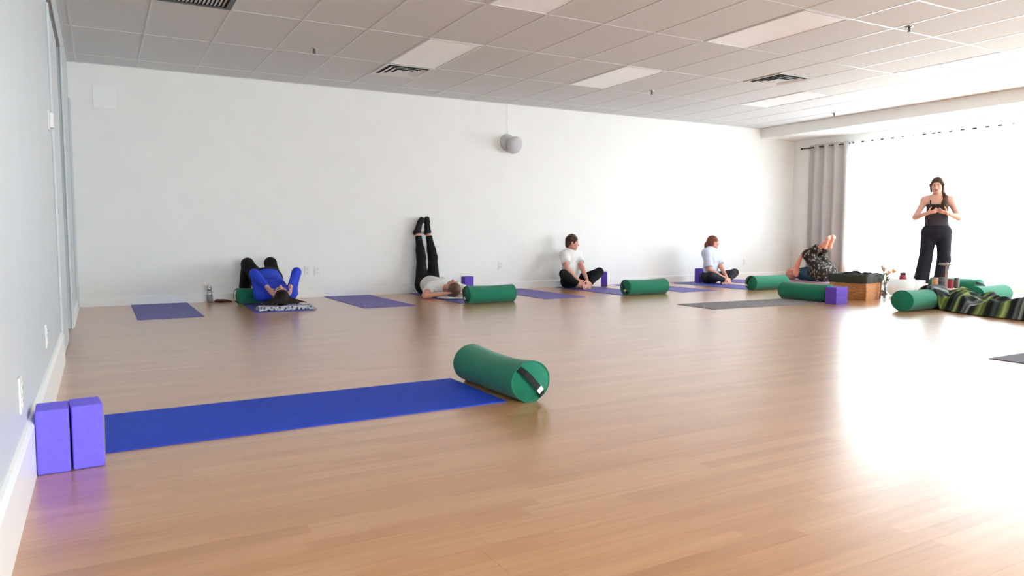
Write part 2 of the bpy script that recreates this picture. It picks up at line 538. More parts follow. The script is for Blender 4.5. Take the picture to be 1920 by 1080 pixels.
# windows: seven lights in the right wall, frame + pane each
nw = 7
ww = (WY1 - WY0) / nw
for i in range(nw):
    y1 = WY1 - i * ww; y0 = y1 - ww
    fr = MB()
    t = 0.03
    xa, xb = XR + 0.04, XR + 0.10
    fr.box((xa, y0, WZ0), (xb, y0 + t, WZ1)).box((xa, y1 - t, WZ0), (xb, y1, WZ1))
    fr.box((xa, y0 + t, WZ0), (xb, y1 - t, WZ0 + t)).box((xa, y0 + t, WZ1 - t), (xb, y1 - t, WZ1))
    w = struct(fr.build('window_%d' % (i + 1), M['trim']))
    MB().box((XR + 0.066, y0 + t, WZ0 + t), (XR + 0.072, y1 - t, WZ1 - t)).build('pane', M['glass'], w)

# baseboards (profile: flat face with a chamfered top)
def baseboard(name, p0, p1, nrm, h=0.115, t=0.02):
    p0, p1, n = Vector(p0), Vector(p1), Vector(nrm)
    prof = [(0, 0), (t, 0), (t, h - 0.02), (t * 0.45, h - 0.004), (0, h)]
    vs = [p + n * a + Vector((0, 0, z)) for p in (p0, p1) for a, z in prof]
    k = len(prof)
    fs = [(i, (i + 1) % k, k + (i + 1) % k, k + i) for i in range(k)] + [tuple(reversed(range(k))), tuple(range(k, 2 * k))]
    o = struct(MB().add(vs, fs).build(name, M['trim']))
    bm = bmesh.new(); bm.from_mesh(o.data); bmesh.ops.recalc_face_normals(bm, faces=bm.faces); bm.to_mesh(o.data); bm.free()
    return o
baseboard('baseboard_back', (XL, YB, 0), (XR, YB, 0), (0, -1, 0), 0.115)
baseboard('baseboard_left', (XL, YF, 0), (XL, 5.58, 0), (1, 0, 0), 0.20)
baseboard('baseboard_left', (XL, 7.66, 0), (XL, 9.36, 0), (1, 0, 0), 0.115)
baseboard('baseboard_right', (XR, WY1 + 0.02, 0), (XR, YB - 0.02, 0), (-1, 0, 0), 0.10, 0.018)

# door casing, sliding doors and the corner post of the left wall
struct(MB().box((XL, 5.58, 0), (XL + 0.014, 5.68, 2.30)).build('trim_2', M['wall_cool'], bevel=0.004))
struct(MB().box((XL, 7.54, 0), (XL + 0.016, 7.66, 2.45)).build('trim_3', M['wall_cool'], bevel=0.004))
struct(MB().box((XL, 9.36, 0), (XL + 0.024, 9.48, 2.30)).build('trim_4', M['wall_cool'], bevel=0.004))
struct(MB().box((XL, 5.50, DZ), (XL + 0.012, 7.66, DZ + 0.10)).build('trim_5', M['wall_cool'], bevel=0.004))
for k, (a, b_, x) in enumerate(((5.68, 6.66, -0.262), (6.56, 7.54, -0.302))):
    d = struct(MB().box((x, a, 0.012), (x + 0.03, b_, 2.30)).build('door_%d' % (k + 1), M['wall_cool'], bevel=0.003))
    MB().ell((x + 0.031, a + 0.09, 1.0), (0.006, 0.03, 0.03)).build('pull', M['chrome'], d, True)
MB().box((XL - TH, DY0, 2.30), (XL - TH + 0.004, DY1, DZ)).build('recess_shade', M['dark'], wl)  # dark strip painted in as the shade of the recess above the doors

# ------------------------------------------------------------------ ceiling
ceil = struct(MB().box((XL - TH, YF - TH, ZC + 0.11), (XR + TH, YB + TH, ZC + 0.18)).build('ceiling', M['tile']))
GX0, GXS, GY0, GYS = 5.945, 0.61, 4.38, 1.22
xs = [GX0 + GXS * k for k in range(-11, 9)]
xs = [x for x in xs if XL < x < XBULK]
ys = [GY0 + GYS * k for k in range(-7, 6)]
ys = [y for y in ys if YF < y < YB]
cellx = list(zip([XL] + xs, xs + [XBULK]))
celly = list(zip([YF] + ys, ys + [YB]))
lights = {(5.335, 4.38), (5.335, 6.82), (2.895, 4.38), (2.895, 6.82), (8.385, 6.82), (8.385, 4.38)}
vents = {(2.895, 8.04): 'near', (7.165, 5.60): 'far', (0.455, 5.60): 'far'}     # half cells (0.61 m square)
halves = {(5.945, 3.16), (2.895, 8.04), (7.165, 5.60), (0.455, 5.60)}
def has(s, a, b_):
    for p in s:
        if abs(p[0] - a) < 0.02 and abs(p[1] - b_) < 0.02: return p
    return None
tmesh = {}
def tile(a, b_, c, d):
    key = (round(b_ - a, 3), round(d - c, 3))
    if key not in tmesh:
        m_ = MB()
        w, l, e = b_ - a, d - c, 0.004
        m_.add([(0, 0, 0.005), (w, 0, 0.005), (w, l, 0.005), (0, l, 0.005), (e, e, 0.0), (w - e, e, 0.0), (w - e, l - e, 0.0), (e, l - e, 0.0)],
               [(4, 7, 6, 5), (0, 4, 5, 1), (1, 5, 6, 2), (2, 6, 7, 3), (3, 7, 4, 0), (0, 1, 2, 3)])
        tmesh[key] = m_.mesh('ceiling_tile', M['tile'])
    o = bpy.data.objects.new('ceiling_tile', tmesh[key])
    o.location = (a, c, ZC + 0.001)
    o.parent = ceil
    C.objects.link(o)
for a, b_ in cellx:
    for c, d in celly:
        if d - c < 0.05 or b_ - a < 0.02: continue
        if has(lights, a, c): continue
        if has(vents, a, c):
            if vents[has(vents, a, c)] == 'near': tile(a, b_, c + GYS / 2, d)
            else: tile(a, b_, c, c + GYS / 2)
            continue
        if has(halves, a, c):
            tile(a, b_, c, c + GYS / 2); tile(a, b_, c + GYS / 2, d); continue
        tile(a, b_, c, d)
TW = 0.009
for x in xs:
    MB().box((x - TW, YF, ZC - 0.002), (x + TW, YB, ZC + 0.006)).build('main_tee', M['tee'], ceil)
for y in ys:
    MB().box((XL, y - TW, ZC - 0.0018), (XBULK, y + TW, ZC + 0.006)).build('cross_tee', M['tee'], ceil)
for (a, c) in halves:
    MB().box((a, c + GYS / 2 - TW, ZC - 0.0018), (a + GXS, c + GYS / 2 + TW, ZC + 0.006)).build('cross_tee', M['tee'], ceil)
MB().box((XL, YB - 0.02, ZC - 0.004), (XBULK, YB, ZC + 0.006)).build('wall_angle', M['tee'], ceil)
MB().box((XL, YF, ZC - 0.004), (XL + 0.02, YB, ZC + 0.006)).build('wall_angle', M['tee'], ceil)

# troffers
light_labels = {
    (5.335, 4.38): 'unlit white troffer light large and bright in the upper middle of the ceiling',
    (5.335, 6.82): 'unlit white troffer light beyond the large one, above the person sitting with soles together',
    (2.895, 4.38): 'unlit white troffer light cut off by the top edge of the photo',
    (2.895, 6.82): 'dull grey-white troffer light touching the square air diffuser',
    (8.385, 6.82): 'pale troffer light close to the bulkhead, beyond the far square diffuser',
    (8.385, 4.38): 'washed-out troffer light at the right edge by the bulkhead'}
for (a, c), lab in light_labels.items():
    e = empty('ceiling_light', (a + GXS / 2, c + GYS / 2, ZC), 0, lab, 'ceiling light', 'recessed ceiling troffers')
    w, l, t = GXS / 2 - TW, GYS / 2 - TW, 0.018
    f = MB()
    for lo, hi in (((-w, -l), (w, -l + t)), ((-w, l - t), (w, l)), ((-w, -l + t), (-w + t, l - t)), ((w - t, -l + t), (w, l - t))):
        f.box((lo[0], lo[1], -0.006), (hi[0], hi[1], 0.03))
    f.build('frame', M['tee'], e)
    MB().box((-w + t, -l + t, -0.001), (w - t, l - t, 0.012)).build('diffuser', M['lens'], e)

# air diffusers: square louvred cones
def diffuser(cx, cy, lab):
    e = empty('air_diffuser', (cx, cy, ZC), 0, lab, 'air vent')
    s = GXS / 2 - TW
    def ring(h0, h1, z0, z1, th=0.006):
        m_ = MB()
        vs = []
        for h, z in ((h0, z0), (h1, z1), (h1, z1 + th), (h0, z0 + th)):
            vs += [(-h, -h, z), (h, -h, z), (h, h, z), (-h, h, z)]
        fs = []
        for j in range(4):
            for i in range(4):
                i2 = (i + 1) % 4; j2 = (j + 1) % 4
                fs.append((j * 4 + i, j * 4 + i2, j2 * 4 + i2, j2 * 4 + i))
        return m_.add(vs, fs)
    ring(s, s - 0.047, -0.010, -0.004).build('outer_frame', M['vent'], e)
    for h in (0.221, 0.157):
        ring(h, h - 0.042, -0.016, -0.005, 0.003).build('louver', M['vent'], e)
    MB().add([(-0.092, -0.092, -0.014), (0.092, -0.092, -0.014), (0.092, 0.092, -0.014), (-0.092, 0.092, -0.014), (-0.05, -0.05, -0.009), (0.05, -0.05, -0.009), (0.05, 0.05, -0.009), (-0.05, 0.05, -0.009)], [(4, 7, 6, 5), (0, 4, 5, 1), (1, 5, 6, 2), (2, 6, 7, 3), (3, 7, 4, 0), (0, 1, 2, 3)]).build('centre_plate', M['vent'], e)
    for lo, hi in (((-s, -s), (s, -s + 0.004)), ((-s, s - 0.004), (s, s)), ((-s, -s), (-s + 0.004, s)), ((s - 0.004, -s), (s, s))):
        MB().box((lo[0], lo[1], 0.0), (hi[0], hi[1], 0.085)).build('throat', M['slot'], e)
    MB().box((-s + 0.012, -s + 0.012, -0.001), (s - 0.012, s - 0.012, 0.006)).build('shade_backing', M['dark'], e)  # dark sheet imitates the shade of the duct between the blades
diffuser(2.895 + GXS / 2, 8.04 + GYS / 4, 'square louvred air diffuser touching the dull grey-white ceiling light')
diffuser(7.165 + GXS / 2, 5.60 + GYS * 0.75, 'square louvred air diffuser with dark gaps near the bulkhead at right')
# return grille
e = empty('return_grille', (0.455 + GXS / 2 + 0.24, 5.60 + GYS * 0.75, ZC), 0, 'slatted return air grille with a black edge at the top left of the ceiling', 'air vent')
e.location.x = 0.455 + GXS / 2
s = GXS / 2 - TW
f = MB()
for lo, hi in (((-s, -s), (s, -s + 0.045)), ((-s, s - 0.045), (s, s)), ((-s, -s + 0.045), (-s + 0.045, s - 0.045)), ((s - 0.045, -s + 0.045), (s, s - 0.045))):
    f.box((lo[0], lo[1], -0.006), (hi[0], hi[1], 0.012))
f.build('frame', M['black'], e)
for i in range(16):
    x = -s + 0.065 + i * (2 * s - 0.13) / 15
    sl = MB().add([(x - 0.013, -s + 0.045, -0.002), (x + 0.009, -s + 0.045, 0.010), (x + 0.009, s - 0.045, 0.010), (x - 0.013, s - 0.045, -0.002),
                   (x - 0.013, -s + 0.045, 0.001), (x + 0.009, -s + 0.045, 0.013), (x + 0.009, s - 0.045, 0.013), (x - 0.013, s - 0.045, 0.001)],
                  [(0, 3, 2, 1), (4, 5, 6, 7), (0, 1, 5, 4), (1, 2, 6, 5), (2, 3, 7, 6), (3, 0, 4, 7)])
    sl.build('slat', M['vent'], e)
MB().box((-s + 0.03, -s + 0.03, 0.016), (s - 0.03, s - 0.03, 0.024)).build('shade_backing', M['dark'], e)  # dark sheet stands in for shade behind the slats

# sprinklers
for (x, y, lab) in ((2.02, 7.79, 'dark pendent sprinkler head left of the square diffuser by the grey light'),
                    (6.56, 7.84, 'small sprinkler head right of the middle ceiling light, near the back wall'),
                    (6.62, 4.27, 'sprinkler head with a bright round collar at the upper right'),
                    (10.32, 7.86, 'tiny sprinkler head just in front of the bulkhead')):
    e = empty('sprinkler', (x, y, ZC), 0, lab, 'sprinkler', 'ceiling sprinkler heads')
    MB().lathe([(0.012, -0.012), (0.034, -0.008), (0.036, -0.004), (0.036, 0.0)], 20).build('collar', M['chrome'], e, True)
    MB().lathe([(0.007, -0.045), (0.010, -0.03), (0.012, -0.012)], 12).build('body', M['slot'], e, True)
    MB().lathe([(0.018, -0.049), (0.020, -0.047), (0.016, -0.045)], 16).build('deflector', M['slot'], e, True)
    for sx in (-1, 1):
        MB().tube([(sx * 0.010, 0, -0.014), (sx * 0.015, 0, -0.03), (sx * 0.006, 0, -0.046)], 0.0025, 6).build('frame_arm', M['slot'], e, True)

# ------------------------------------------------------------------ wall fittings
def outlet(loc, rz, lab, kind='outlet', cat='wall outlet'):
    """plate faces local -Y"""
    e = empty('wall_' + kind, loc, rz, lab, cat, 'wall plates' if kind == 'outlet' else None)
    MB().box((-0.036, -0.007, -0.058), (0.036, 0, 0.058)).build('cover_plate', M['plate'], e, bevel=0.003)
    if kind == 'outlet':
        for z in (-0.022, 0.022):
            r = MB().box((-0.017, -0.010, z - 0.015), (0.017, -0.007, z + 0.015)).build('receptacle', M['plate'], e, bevel=0.002)
            for x in (-0.007, 0.007):
                MB().box((x - 0.0015, -0.0105, z - 0.005), (x + 0.0015, -0.010, z + 0.006)).build('slot', M['slot'], r)
    return e
outlet((2.366, YB, 0.351), 0, 'white wall outlet right of the blue shirt, left one of a pair')
outlet((2.492, YB, 0.348), 0, 'white wall outlet right one of a pair above the third purple mat')
outlet((5.239, YB, 0.358), 0, 'white wall outlet on the back wall, alone right of the raised legs')
outlet((10.35, YB, 0.315), 0, 'faint white wall outlet right of the cross-legged person')
outlet((XL, 4.12, 0.36), PI / 2, 'white wall outlet on the left wall, the one farther from the purple blocks')
outlet((XL, 2.78, 0.335), PI / 2, 'white wall outlet on the left wall just above the purple blocks')
e = outlet((XL, 5.25, 1.52), PI / 2, 'small white box-shaped thermostat high on the left wall', 'thermostat', 'thermostat')
MB().box((-0.028, -0.030, -0.045), (0.028, -0.007, 0.045)).build('housing', M['plate'], e, bevel=0.005)
e = tag(MB().box((0.0, YB - 0.006, 2.26), (0.225, YB, 2.50)).build('access_panel', M['trim'], bevel=0.002), 'faint white square access panel high in the left corner of the back wall', 'panel')
MB().box((0.0, YB - 0.010, 2.285), (0.225, YB - 0.006, 2.295)).build('lip', M['trim'], e)

# ball speaker on the back wall
e = empty('wall_speaker', (5.36, YB, 2.19), 0, 'round grey ball speaker high on the white back wall', 'speaker')
base = MB().lathe([(0.125, 0), (0.125, 0.012), (0.118, 0.022), (0.06, 0.05)], 32)
base.v = [(x, -z, y) for x, y, z in base.v]
base.build('wall_base', M['speaker'], e, True)
R = Vector((0.25, -0.85, -0.38)).to_track_quat('Z', 'Y').to_matrix()
body = MB().lathe([(0.02, -0.10), (0.07, -0.085), (0.11, -0.045), (0.13, 0.0), (0.13, 0.03), (0.122, 0.045)], 36)
body.v = [tuple(R @ Vector(p) + Vector((0.045, -0.135, -0.045))) for p in body.v]
body.build('ball_body', M['speaker'], e, True)
gr = MB().lathe([(0.122, 0.040), (0.116, 0.050), (0.08, 0.062), (0.04, 0.068), (0.005, 0.069)], 36)
gr.v = [tuple(R @ Vector(p) + Vector((0.045, -0.135, -0.045))) for p in gr.v]
gr.build('grille', M['speaker_grille'], e, True)
MB().tube([(0.0, -0.006, 0.12), (-0.004, -0.006, 0.30), (0.0, -0.006, ZC - 2.19 - 0.01)], 0.0025, 6).build('cable', M['trim'], e, True)

# curtain rod and curtains on the window wall
XROD, ZROD = 11.51, 2.41
e = empty('curtain_rod', (XROD, 9.43, ZROD), 0, 'long black curtain rod above the window wall', 'curtain rod')
MB().tube([(0, 0, 0), (0, -7.0, 0)], 0.011, 10).build('rod', M['rod'], e, True)
MB().ell((0, 0.012, 0), (0.017, 0.022, 0.017)).build('finial', M['rod'], e, True)
for y in (-0.09, -1.05, -3.3):
    MB().tube([(0, y, 0), (0.05, y, 0.0), (0.088, y, 0.0)], 0.007, 8).build('bracket', M['rod'], e, True)

def curtain(name, y0, y1, n, amp, off, z0, z1, m, lab, cat, group=None, jit=0.0, seed=1, grommets=True):
    rnd = random.Random(seed)
    L_ = y1 - y0
    per = 14
    cols = n * per + 1
    rows = 14
    ph = [1 + jit * (rnd.random() - 0.5) * 2 for _ in range(n + 2)]
    e = empty(name, (XROD, (y0 + y1) / 2, z0), 0, lab, cat, group)
    g = MB()
    vs, fs = [], []
    yc = (y0 + y1) / 2
    for side in (0, 1):
        for r in range(rows + 1):
            z = (z1 - z0) * r / rows
            fl_ = 1 + 0.18 * (1 - r / rows)
            for c in range(cols):
                u = c / (cols - 1)
                k = u * n
                a = amp * ph[int(k)] * (0.85 + 0.3 * (1 - r / rows))
                x = off + a * math.sin(2 * PI * k) + 0.012 * math.sin(5 * u + r * 0.35)*(1 - r / rows)
                vs.append((x + side * 0.003, y1 - u * L_ - yc + (u - 0.5) * -0.12 * (1 - r / rows) * 0.4, z))
    N = (rows + 1) * cols
    for r in range(rows):
        for c in range(cols - 1):
            i = r * cols + c
            fs.append((i, i + 1, i + 1 + cols, i + cols))
            fs.append((N + i, N + i + cols, N + i + 1 + cols, N + i + 1))
    for r in range(rows):
        for c in (0, cols - 1):
            i = r * cols + c
            fs.append((i, i + cols, N + i + cols, N + i) if c == 0 else (i, N + i, N + i + cols, i + cols))
    for c in range(cols - 1):
        fs.append((c, N + c, N + c + 1, c + 1)); t = rows * cols + c
        fs.append((t, t + 1, N + t + 1, N + t))
    g.add(vs, fs)
    g.build('fabric', m, e, True)
    if grommets:
        for k in range(2 * n + 1):
            y = y1 - k / (2 * n) * L_ - yc
            if k in (0, 2 * n): continue
            d = 1 if k % 2 == 0 else -1
            q = Vector((1 * d, -0.62, 0)).normalized()          # tangent of the sheet at the crossing
            nrm = Vector((-q.y, q.x, 0))
            ring = MB()
            pts = []
            rv, rf = [], []
            for a in range(14):
                t = 2 * PI * a / 14
                cdir = q * math.cos(t) + Vector((0, 0, 1)) * math.sin(t)
                for b_ in range(5):
                    s_ = 2 * PI * b_ / 5
                    rv.append(Vector((0, y, ZROD - z0)) + cdir * (0.022 + 0.005 * math.cos(s_)) + nrm * 0.005 * math.sin(s_))
            for a in range(14):
                for b_ in range(5):
                    rf.append((a * 5 + b_, ((a + 1) % 14) * 5 + b_, ((a + 1) % 14) * 5 + (b_ + 1) % 5, a * 5 + (b_ + 1) % 5))
            ring.add(rv, rf).build('grommet', M['plate'], e, True)
    return e
curtain('curtain', 8.44, 9.26, 4, 0.05, 0.0, 0.14, 2.455, M['curtain_grey'], 'opaque light grey grommet curtain hanging at the corner beside the window', 'curtain')
curtain('sheer_curtain', 6.96, 8.40, 8, 0.042, -0.034, 0.05, 2.44, M['sheer'], 'white sheer curtain glowing in front of the window, next to the grey curtain', 'curtain', 'white sheer curtains', 0.35, 3, False)
curtain('sheer_curtain', 5.30, 6.90, 9, 0.042, -0.034, 0.05, 2.44, M['sheer'], 'white sheer curtain glowing in front of the window behind the standing person', 'curtain', 'white sheer curtains', 0.35, 5, False)

curtain('sheer_curtain', 2.60, 5.24, 14, 0.042, -0.034, 0.05, 2.44, M['sheer'], 'unseen white sheer curtain added along the window wall to dim it, just past the right edge of the photo', 'curtain', 'white sheer curtains', 0.35, 8, False)  # unseen curtain, added to weaken the window glare on the floor

# ------------------------------------------------------------------ yoga props
def block(loc, size, rz, lab, m='purple', group='purple foam yoga blocks'):
    """loc: centre of the base; size: along local x, y, z"""
    a, b_, c = size
    o = MB().box((-a / 2, -b_ / 2, 0), (a / 2, b_ / 2, c)).build('yoga_block', M[m], bevel=0.006, seg=3, smooth=False)
    o.location = loc
    o.rotation_euler = (0, 0, rz)
    return tag(o, lab, 'yoga block', group)
BL = (0.1, 0.15, 0.228)
block((-0.170, 3.078, 0), (0.101, 0.148, 0.229), math.radians(2), 'purple foam block standing upright against the left wall, left of its twin')
block((-0.066, 3.092, 0), (0.100, 0.148, 0.231), math.radians(5), 'purple foam block standing upright at the end of the blue mat, right of its twin')
block((4.52, 9.34, 0.005), (0.15, 0.1, 0.229), math.radians(8), 'purple foam block standing behind the head of the person with raised legs', 'purple_dark')
block((6.965, 9.42, 0.005), (0.10, 0.15, 0.229), math.radians(-36), 'purple foam block standing beside the knee of the person sitting with soles together', 'purple_dark')
block((8.975, 9.40, 0.005), (0.15, 0.1, 0.235), math.radians(8), 'purple foam block standing behind the cross-legged person in the pale shirt', 'purple_dark')
block((7.705, 5.757, 0), (0.225, 0.150, 0.1), math.radians(3), 'purple foam block lying flat beside the basket, lower of the stacked two', 'purple_dark')
block((7.705, 5.757, 0.1), (0.224, 0.150, 0.1), math.radians(2.2), 'purple foam block lying flat beside the basket, upper of the stacked two', 'purple_dark')

def yoga_mat(cx, cy, w, l, rz, m, lab, h=0.005):
    """width along local x, length along local y"""
    n, k = 6, 14
    g = MB()
    vs, fs = [], []
    rnd = random.Random(int(cx * 100))
    for j in range(k + 1):
        for i in range(n + 1):
            x, y = (i / n - 0.5) * w, (j / k - 0.5) * l
            vs.append((x, y, h))
    for j in range(k):
        for i in range(n):
            a = j * (n + 1) + i
            fs.append((a, a + 1, a + n + 2, a + n + 1))
    N = len(vs)
    vs += [(-w / 2, -l / 2, 0), (w / 2, -l / 2, 0), (w / 2, l / 2, 0), (-w / 2, l / 2, 0)]
    fs += [(N, N + 3, N + 2, N + 1)]
    e0 = [i for i in range(n + 1)]; e1 = [k * (n + 1) + i for i in range(n + 1)]
    l0 = [j * (n + 1) for j in range(k + 1)]; l1 = [j * (n + 1) + n for j in range(k + 1)]
    fs += [tuple([N, N + 1] + e0[::-1]), tuple([N + 2, N + 3] + e1), tuple([N + 3, N] + l0), tuple([N + 1, N + 2] + l1[::-1])]
    o = g.add(vs, fs).build('yoga_mat', M[m])
    o.location = (cx, cy, 0.0005); o.rotation_euler = (0, 0, rz)
    return tag(o, lab, 'yoga mat', 'yoga mats')
yoga_mat(0.875, 3.525, 0.665, 1.765, PI / 2, 'mat_blue', 'bright blue yoga mat in the foreground, from the two blocks to the wrinkled bolster')
yoga_mat(0.600, 8.830, 0.605, 1.690, 0, 'mat_indigo', 'empty indigo yoga mat nearest the left wall corner')
yoga_mat(1.765, 8.865, 0.620, 1.600, math.radians(-3), 'mat_indigo', 'indigo yoga mat under the person in the blue top')
yoga_mat(2.885, 8.825, 0.620, 1.680, 0, 'mat_violet', 'empty violet yoga mat between the blue top and the raised legs')
yoga_mat(4.075, 8.810, 0.620, 1.690, 0, 'mat_indigo', 'indigo yoga mat under the person with legs up the wall')
yoga_mat(5.275, 8.800, 0.620, 1.690, 0, 'mat_violet', 'empty violet yoga mat between the raised legs and the person with soles together')
yoga_mat(6.480, 8.790, 0.630, 1.690, 0, 'mat_violet', 'violet yoga mat under the person sitting with soles together')
yoga_mat(7.575, 8.770, 0.640, 1.720, 0, 'mat_violet', 'empty violet yoga mat between the two sitting people')
yoga_mat(8.740, 8.650, 0.660, 1.690, 0, 'mat_indigo', 'indigo yoga mat under the cross-legged person in the pale shirt')
yoga_mat(9.780, 8.780, 0.620, 1.700, 0, 'mat_violet', 'violet yoga mat mostly hidden behind the bright green bolster')
yoga_mat(10.86, 8.500, 0.610, 1.680, 0, 'mat_rose', 'rose-edged yoga mat under the person in leaf-print trousers', 0.012)
yoga_mat(6.800, 6.230, 0.640, 1.730, math.radians(90 - 4), 'mat_grey', 'mottled grey yoga mat lying crosswise with a bolster at its end')
yoga_mat(6.080, 2.385, 0.640, 1.740, PI / 2, 'mat_dark', 'dark grey yoga mat whose corner shows at the right edge')

# bolsters: axis along local +X, resting on z=0
def bolster(loc, rz, lab, r=0.118, L_=0.68, sag=0.012, handle=0, hrot=0.9, off=0.022):
    e = empty('bolster', loc, rz, lab, 'bolster', 'green cylindrical bolsters')
    rnd = random.Random(int(abs(loc[0] * 977 + loc[1] * 131)))
    ns, nc = 28, 40
    sq = 0.95
    def pt(s, a, k=1.0):
        """s in [-1, 1] along the axis, a angle, k radial factor"""
        rad = r * k
        x = s * L_ / 2
        y = rad * 1.04 * math.cos(a)
        z = r * sq + rad * sq * math.sin(a)
        mid = 1 - s * s
        if math.sin(a) > 0:
            z -= sag * mid * math.sin(a)
        z = max(z, 0.0) if z > 0.010 else 0.004 * max(z, 0) / 0.010
        return (x, y, z)
    vs, fs = [], []
    prof = [(-1.0, 0.965), (-0.992, 0.99), (-0.975, 1.0)] + [(-0.95 + 1.9 * i / ns, 1.0) for i in range(ns + 1)] + [(0.975, 1.0), (0.992, 0.99), (1.0, 0.965)]
    for s, k in prof:
        for c in range(nc):
            a = 2 * PI * c / nc
            w = 1 + 0.006 * math.sin(3 * a + 5 * s) + 0.004 * math.sin(7 * a - 9 * s)
            vs.append(pt(s, a, k * w))
    for j in range(len(prof) - 1):
        for c in range(nc):
            c2 = (c + 1) % nc
            fs.append((j * nc + c, j * nc + c2, (j + 1) * nc + c2, (j + 1) * nc + c))
    body = MB().add(vs, fs).build('side_cover', M['green'], e, True)
    for sgn in (-1, 1):
        # end panel: puffed disc with gathers running in from the rim, plus the piping
        vs, fs = [], []
        rings = [1.0, 0.94, 0.86, 0.74, 0.58, 0.40, 0.20]
        n2 = 48
        for j, k in enumerate(rings):
            for c in range(n2):
                a = 2 * PI * c / n2
                p = pt(sgn, a, 0.975 * k)
                puff = 0.030 * (1 - k * k)
                g_ = 0.004 * math.sin(a * 11 + 2.1 * math.sin(3 * a)) * max(0, (k - 0.55)) * (1.0 - k) * 12
                vs.append((p[0] + sgn * (puff + g_ - 0.002), p[1], p[2]))
        c0 = pt(sgn, 0, 0.0)
        vs.append((c0[0] + sgn * 0.030, 0, r * sq))
        for j in range(len(rings) - 1):
            for c in range(n2):
                c2 = (c + 1) % n2
                q = (j * n2 + c, j * n2 + c2, (j + 1) * n2 + c2, (j + 1) * n2 + c)
                fs.append(q if sgn > 0 else q[::-1])
        for c in range(n2):
            q = ((len(rings) - 1) * n2 + c, (len(rings) - 1) * n2 + (c + 1) % n2, len(vs) - 1)
            fs.append(q if sgn > 0 else q[::-1])
        end = MB().add(vs, fs).build('end_panel', M['green'], e, True)
        ring = [pt(sgn * 0.998, 2 * PI * c / 40, 0.975) for c in range(41)]
        MB().tube(ring, 0.0035, 6).build('piping', M['green'], end, True)
    if handle:
        sgn = handle
        pts = []
        ca, sa = math.cos(hrot), math.sin(hrot)
        for i in range(15):
            t = -1 + 2 * i / 14
            q = t * r * 0.93
            y, z = q * ca - off * sa, q * sa + off * ca
            x = sgn * (L_ / 2 + 0.004 + 0.046 * (1 - t ** 4))
            pts.append((x, y * 1.04, r * sq + z * sq))
        st = MB().ribbon(pts, (0, -sa, ca), 0.032, 0.004).build('carry_strap', M['strap'], e)
        i0 = 3 if hrot > 0 else 10
        p = [Vector(pts[i]) + Vector((sgn * 0.004, 0, 0)) for i in (i0 - 1, i0, i0 + 1)]
        p[0] = p[1] + (p[0] - p[1]) * 0.9; p[2] = p[1] + (p[2] - p[1]) * 0.9
        MB().ribbon(p, (0, -sa, ca), 0.034, 0.003).build('care_tag', M['tag'], st)
    return e
# loc is the middle of the axis; rz = 0 points the axis along X
bolster((1.858, 3.455, 0), math.radians(-88.5), 'large green bolster in the foreground with a black strap and white tag on its end', 0.110, 0.645, 0.018, 1, -0.88, -0.006)
bolster((1.715, 9.13, 0.006), 0, 'green bolster under the hips of the person in the blue top', 0.100, 0.61, 0.012, -1, 1.2)
bolster((4.140, 7.93, 0), math.radians(-1), 'green bolster lying at the head of the person with raised legs', 0.112, 0.62, 0.006, -1, 1.1)
bolster((6.560, 7.93, 0), math.radians(0.5), 'green bolster lying at the foot of the mat of the person with soles together', 0.112, 0.68, 0.008, -1, 1.0)
bolster((8.760, 7.74, 0), math.radians(-1), 'bright green bolster lying at the foot of the mat of the cross-legged person', 0.112, 0.68, 0.006, -1, -1.2)
bolster((7.760, 6.23, 0), math.radians(92), 'dark green bolster across the end of the grey mat, behind the stacked blocks', 0.116, 0.68, 0.006, 0)
bolster((7.900, 4.86, 0), math.radians(4), 'green bolster sticking out from under the striped blanket', 0.120, 0.68, 0.010, 0)
bolster((9.290, 4.86, 0), math.radians(3), 'teal-lit green bolster at the right edge behind the striped blanket', 0.116, 0.68, 0.006, 0)
bolster((10.58, 5.98, 0), math.radians(88), 'green bolster lying behind the feet of the standing person', 0.112, 0.66, 0.006, -1, 0.4)

# folded patterned towel under the first person's head
e = empty('folded_towel', (1.775, 8.265, 0.006), math.radians(-4), 'white and purple patterned towel folded under the head of the person in the blue top', 'towel')
for k in range(3):
    z0 = 0.001 + k * 0.014
    vs, fs = [], []
    w, l = 0.60 - 0.02 * k, 0.26 - 0.01 * k
    prof = [(-l / 2, z0 + 0.001), (-l / 2 - 0.006, z0 + 0.006), (-l / 2, z0 + 0.012), (l / 2, z0 + 0.012), (l / 2 + 0.006, z0 + 0.006), (l / 2, z0 + 0.001)]
    n = 16
    for i in range(n + 1):
        x = (i / n - 0.5) * w
        for y, z in prof:
            vs.append((x + 0.010 * math.sin(y * 30 + k), y + 0.006 * math.sin(i * 0.9 + k * 2), z + 0.002 * math.sin(i * 0.7 + k)))
    m6 = len(prof)
    for i in range(n):
        for j in range(m6):
            j2 = (j + 1) % m6
            fs.append((i * m6 + j, i * m6 + j2, (i + 1) * m6 + j2, (i + 1) * m6 + j))
    fs += [tuple(range(m6)), tuple(reversed([n * m6 + j for j in range(m6)]))]
    MB().add(vs, fs).build('fold', M['towel_print'], e, True)

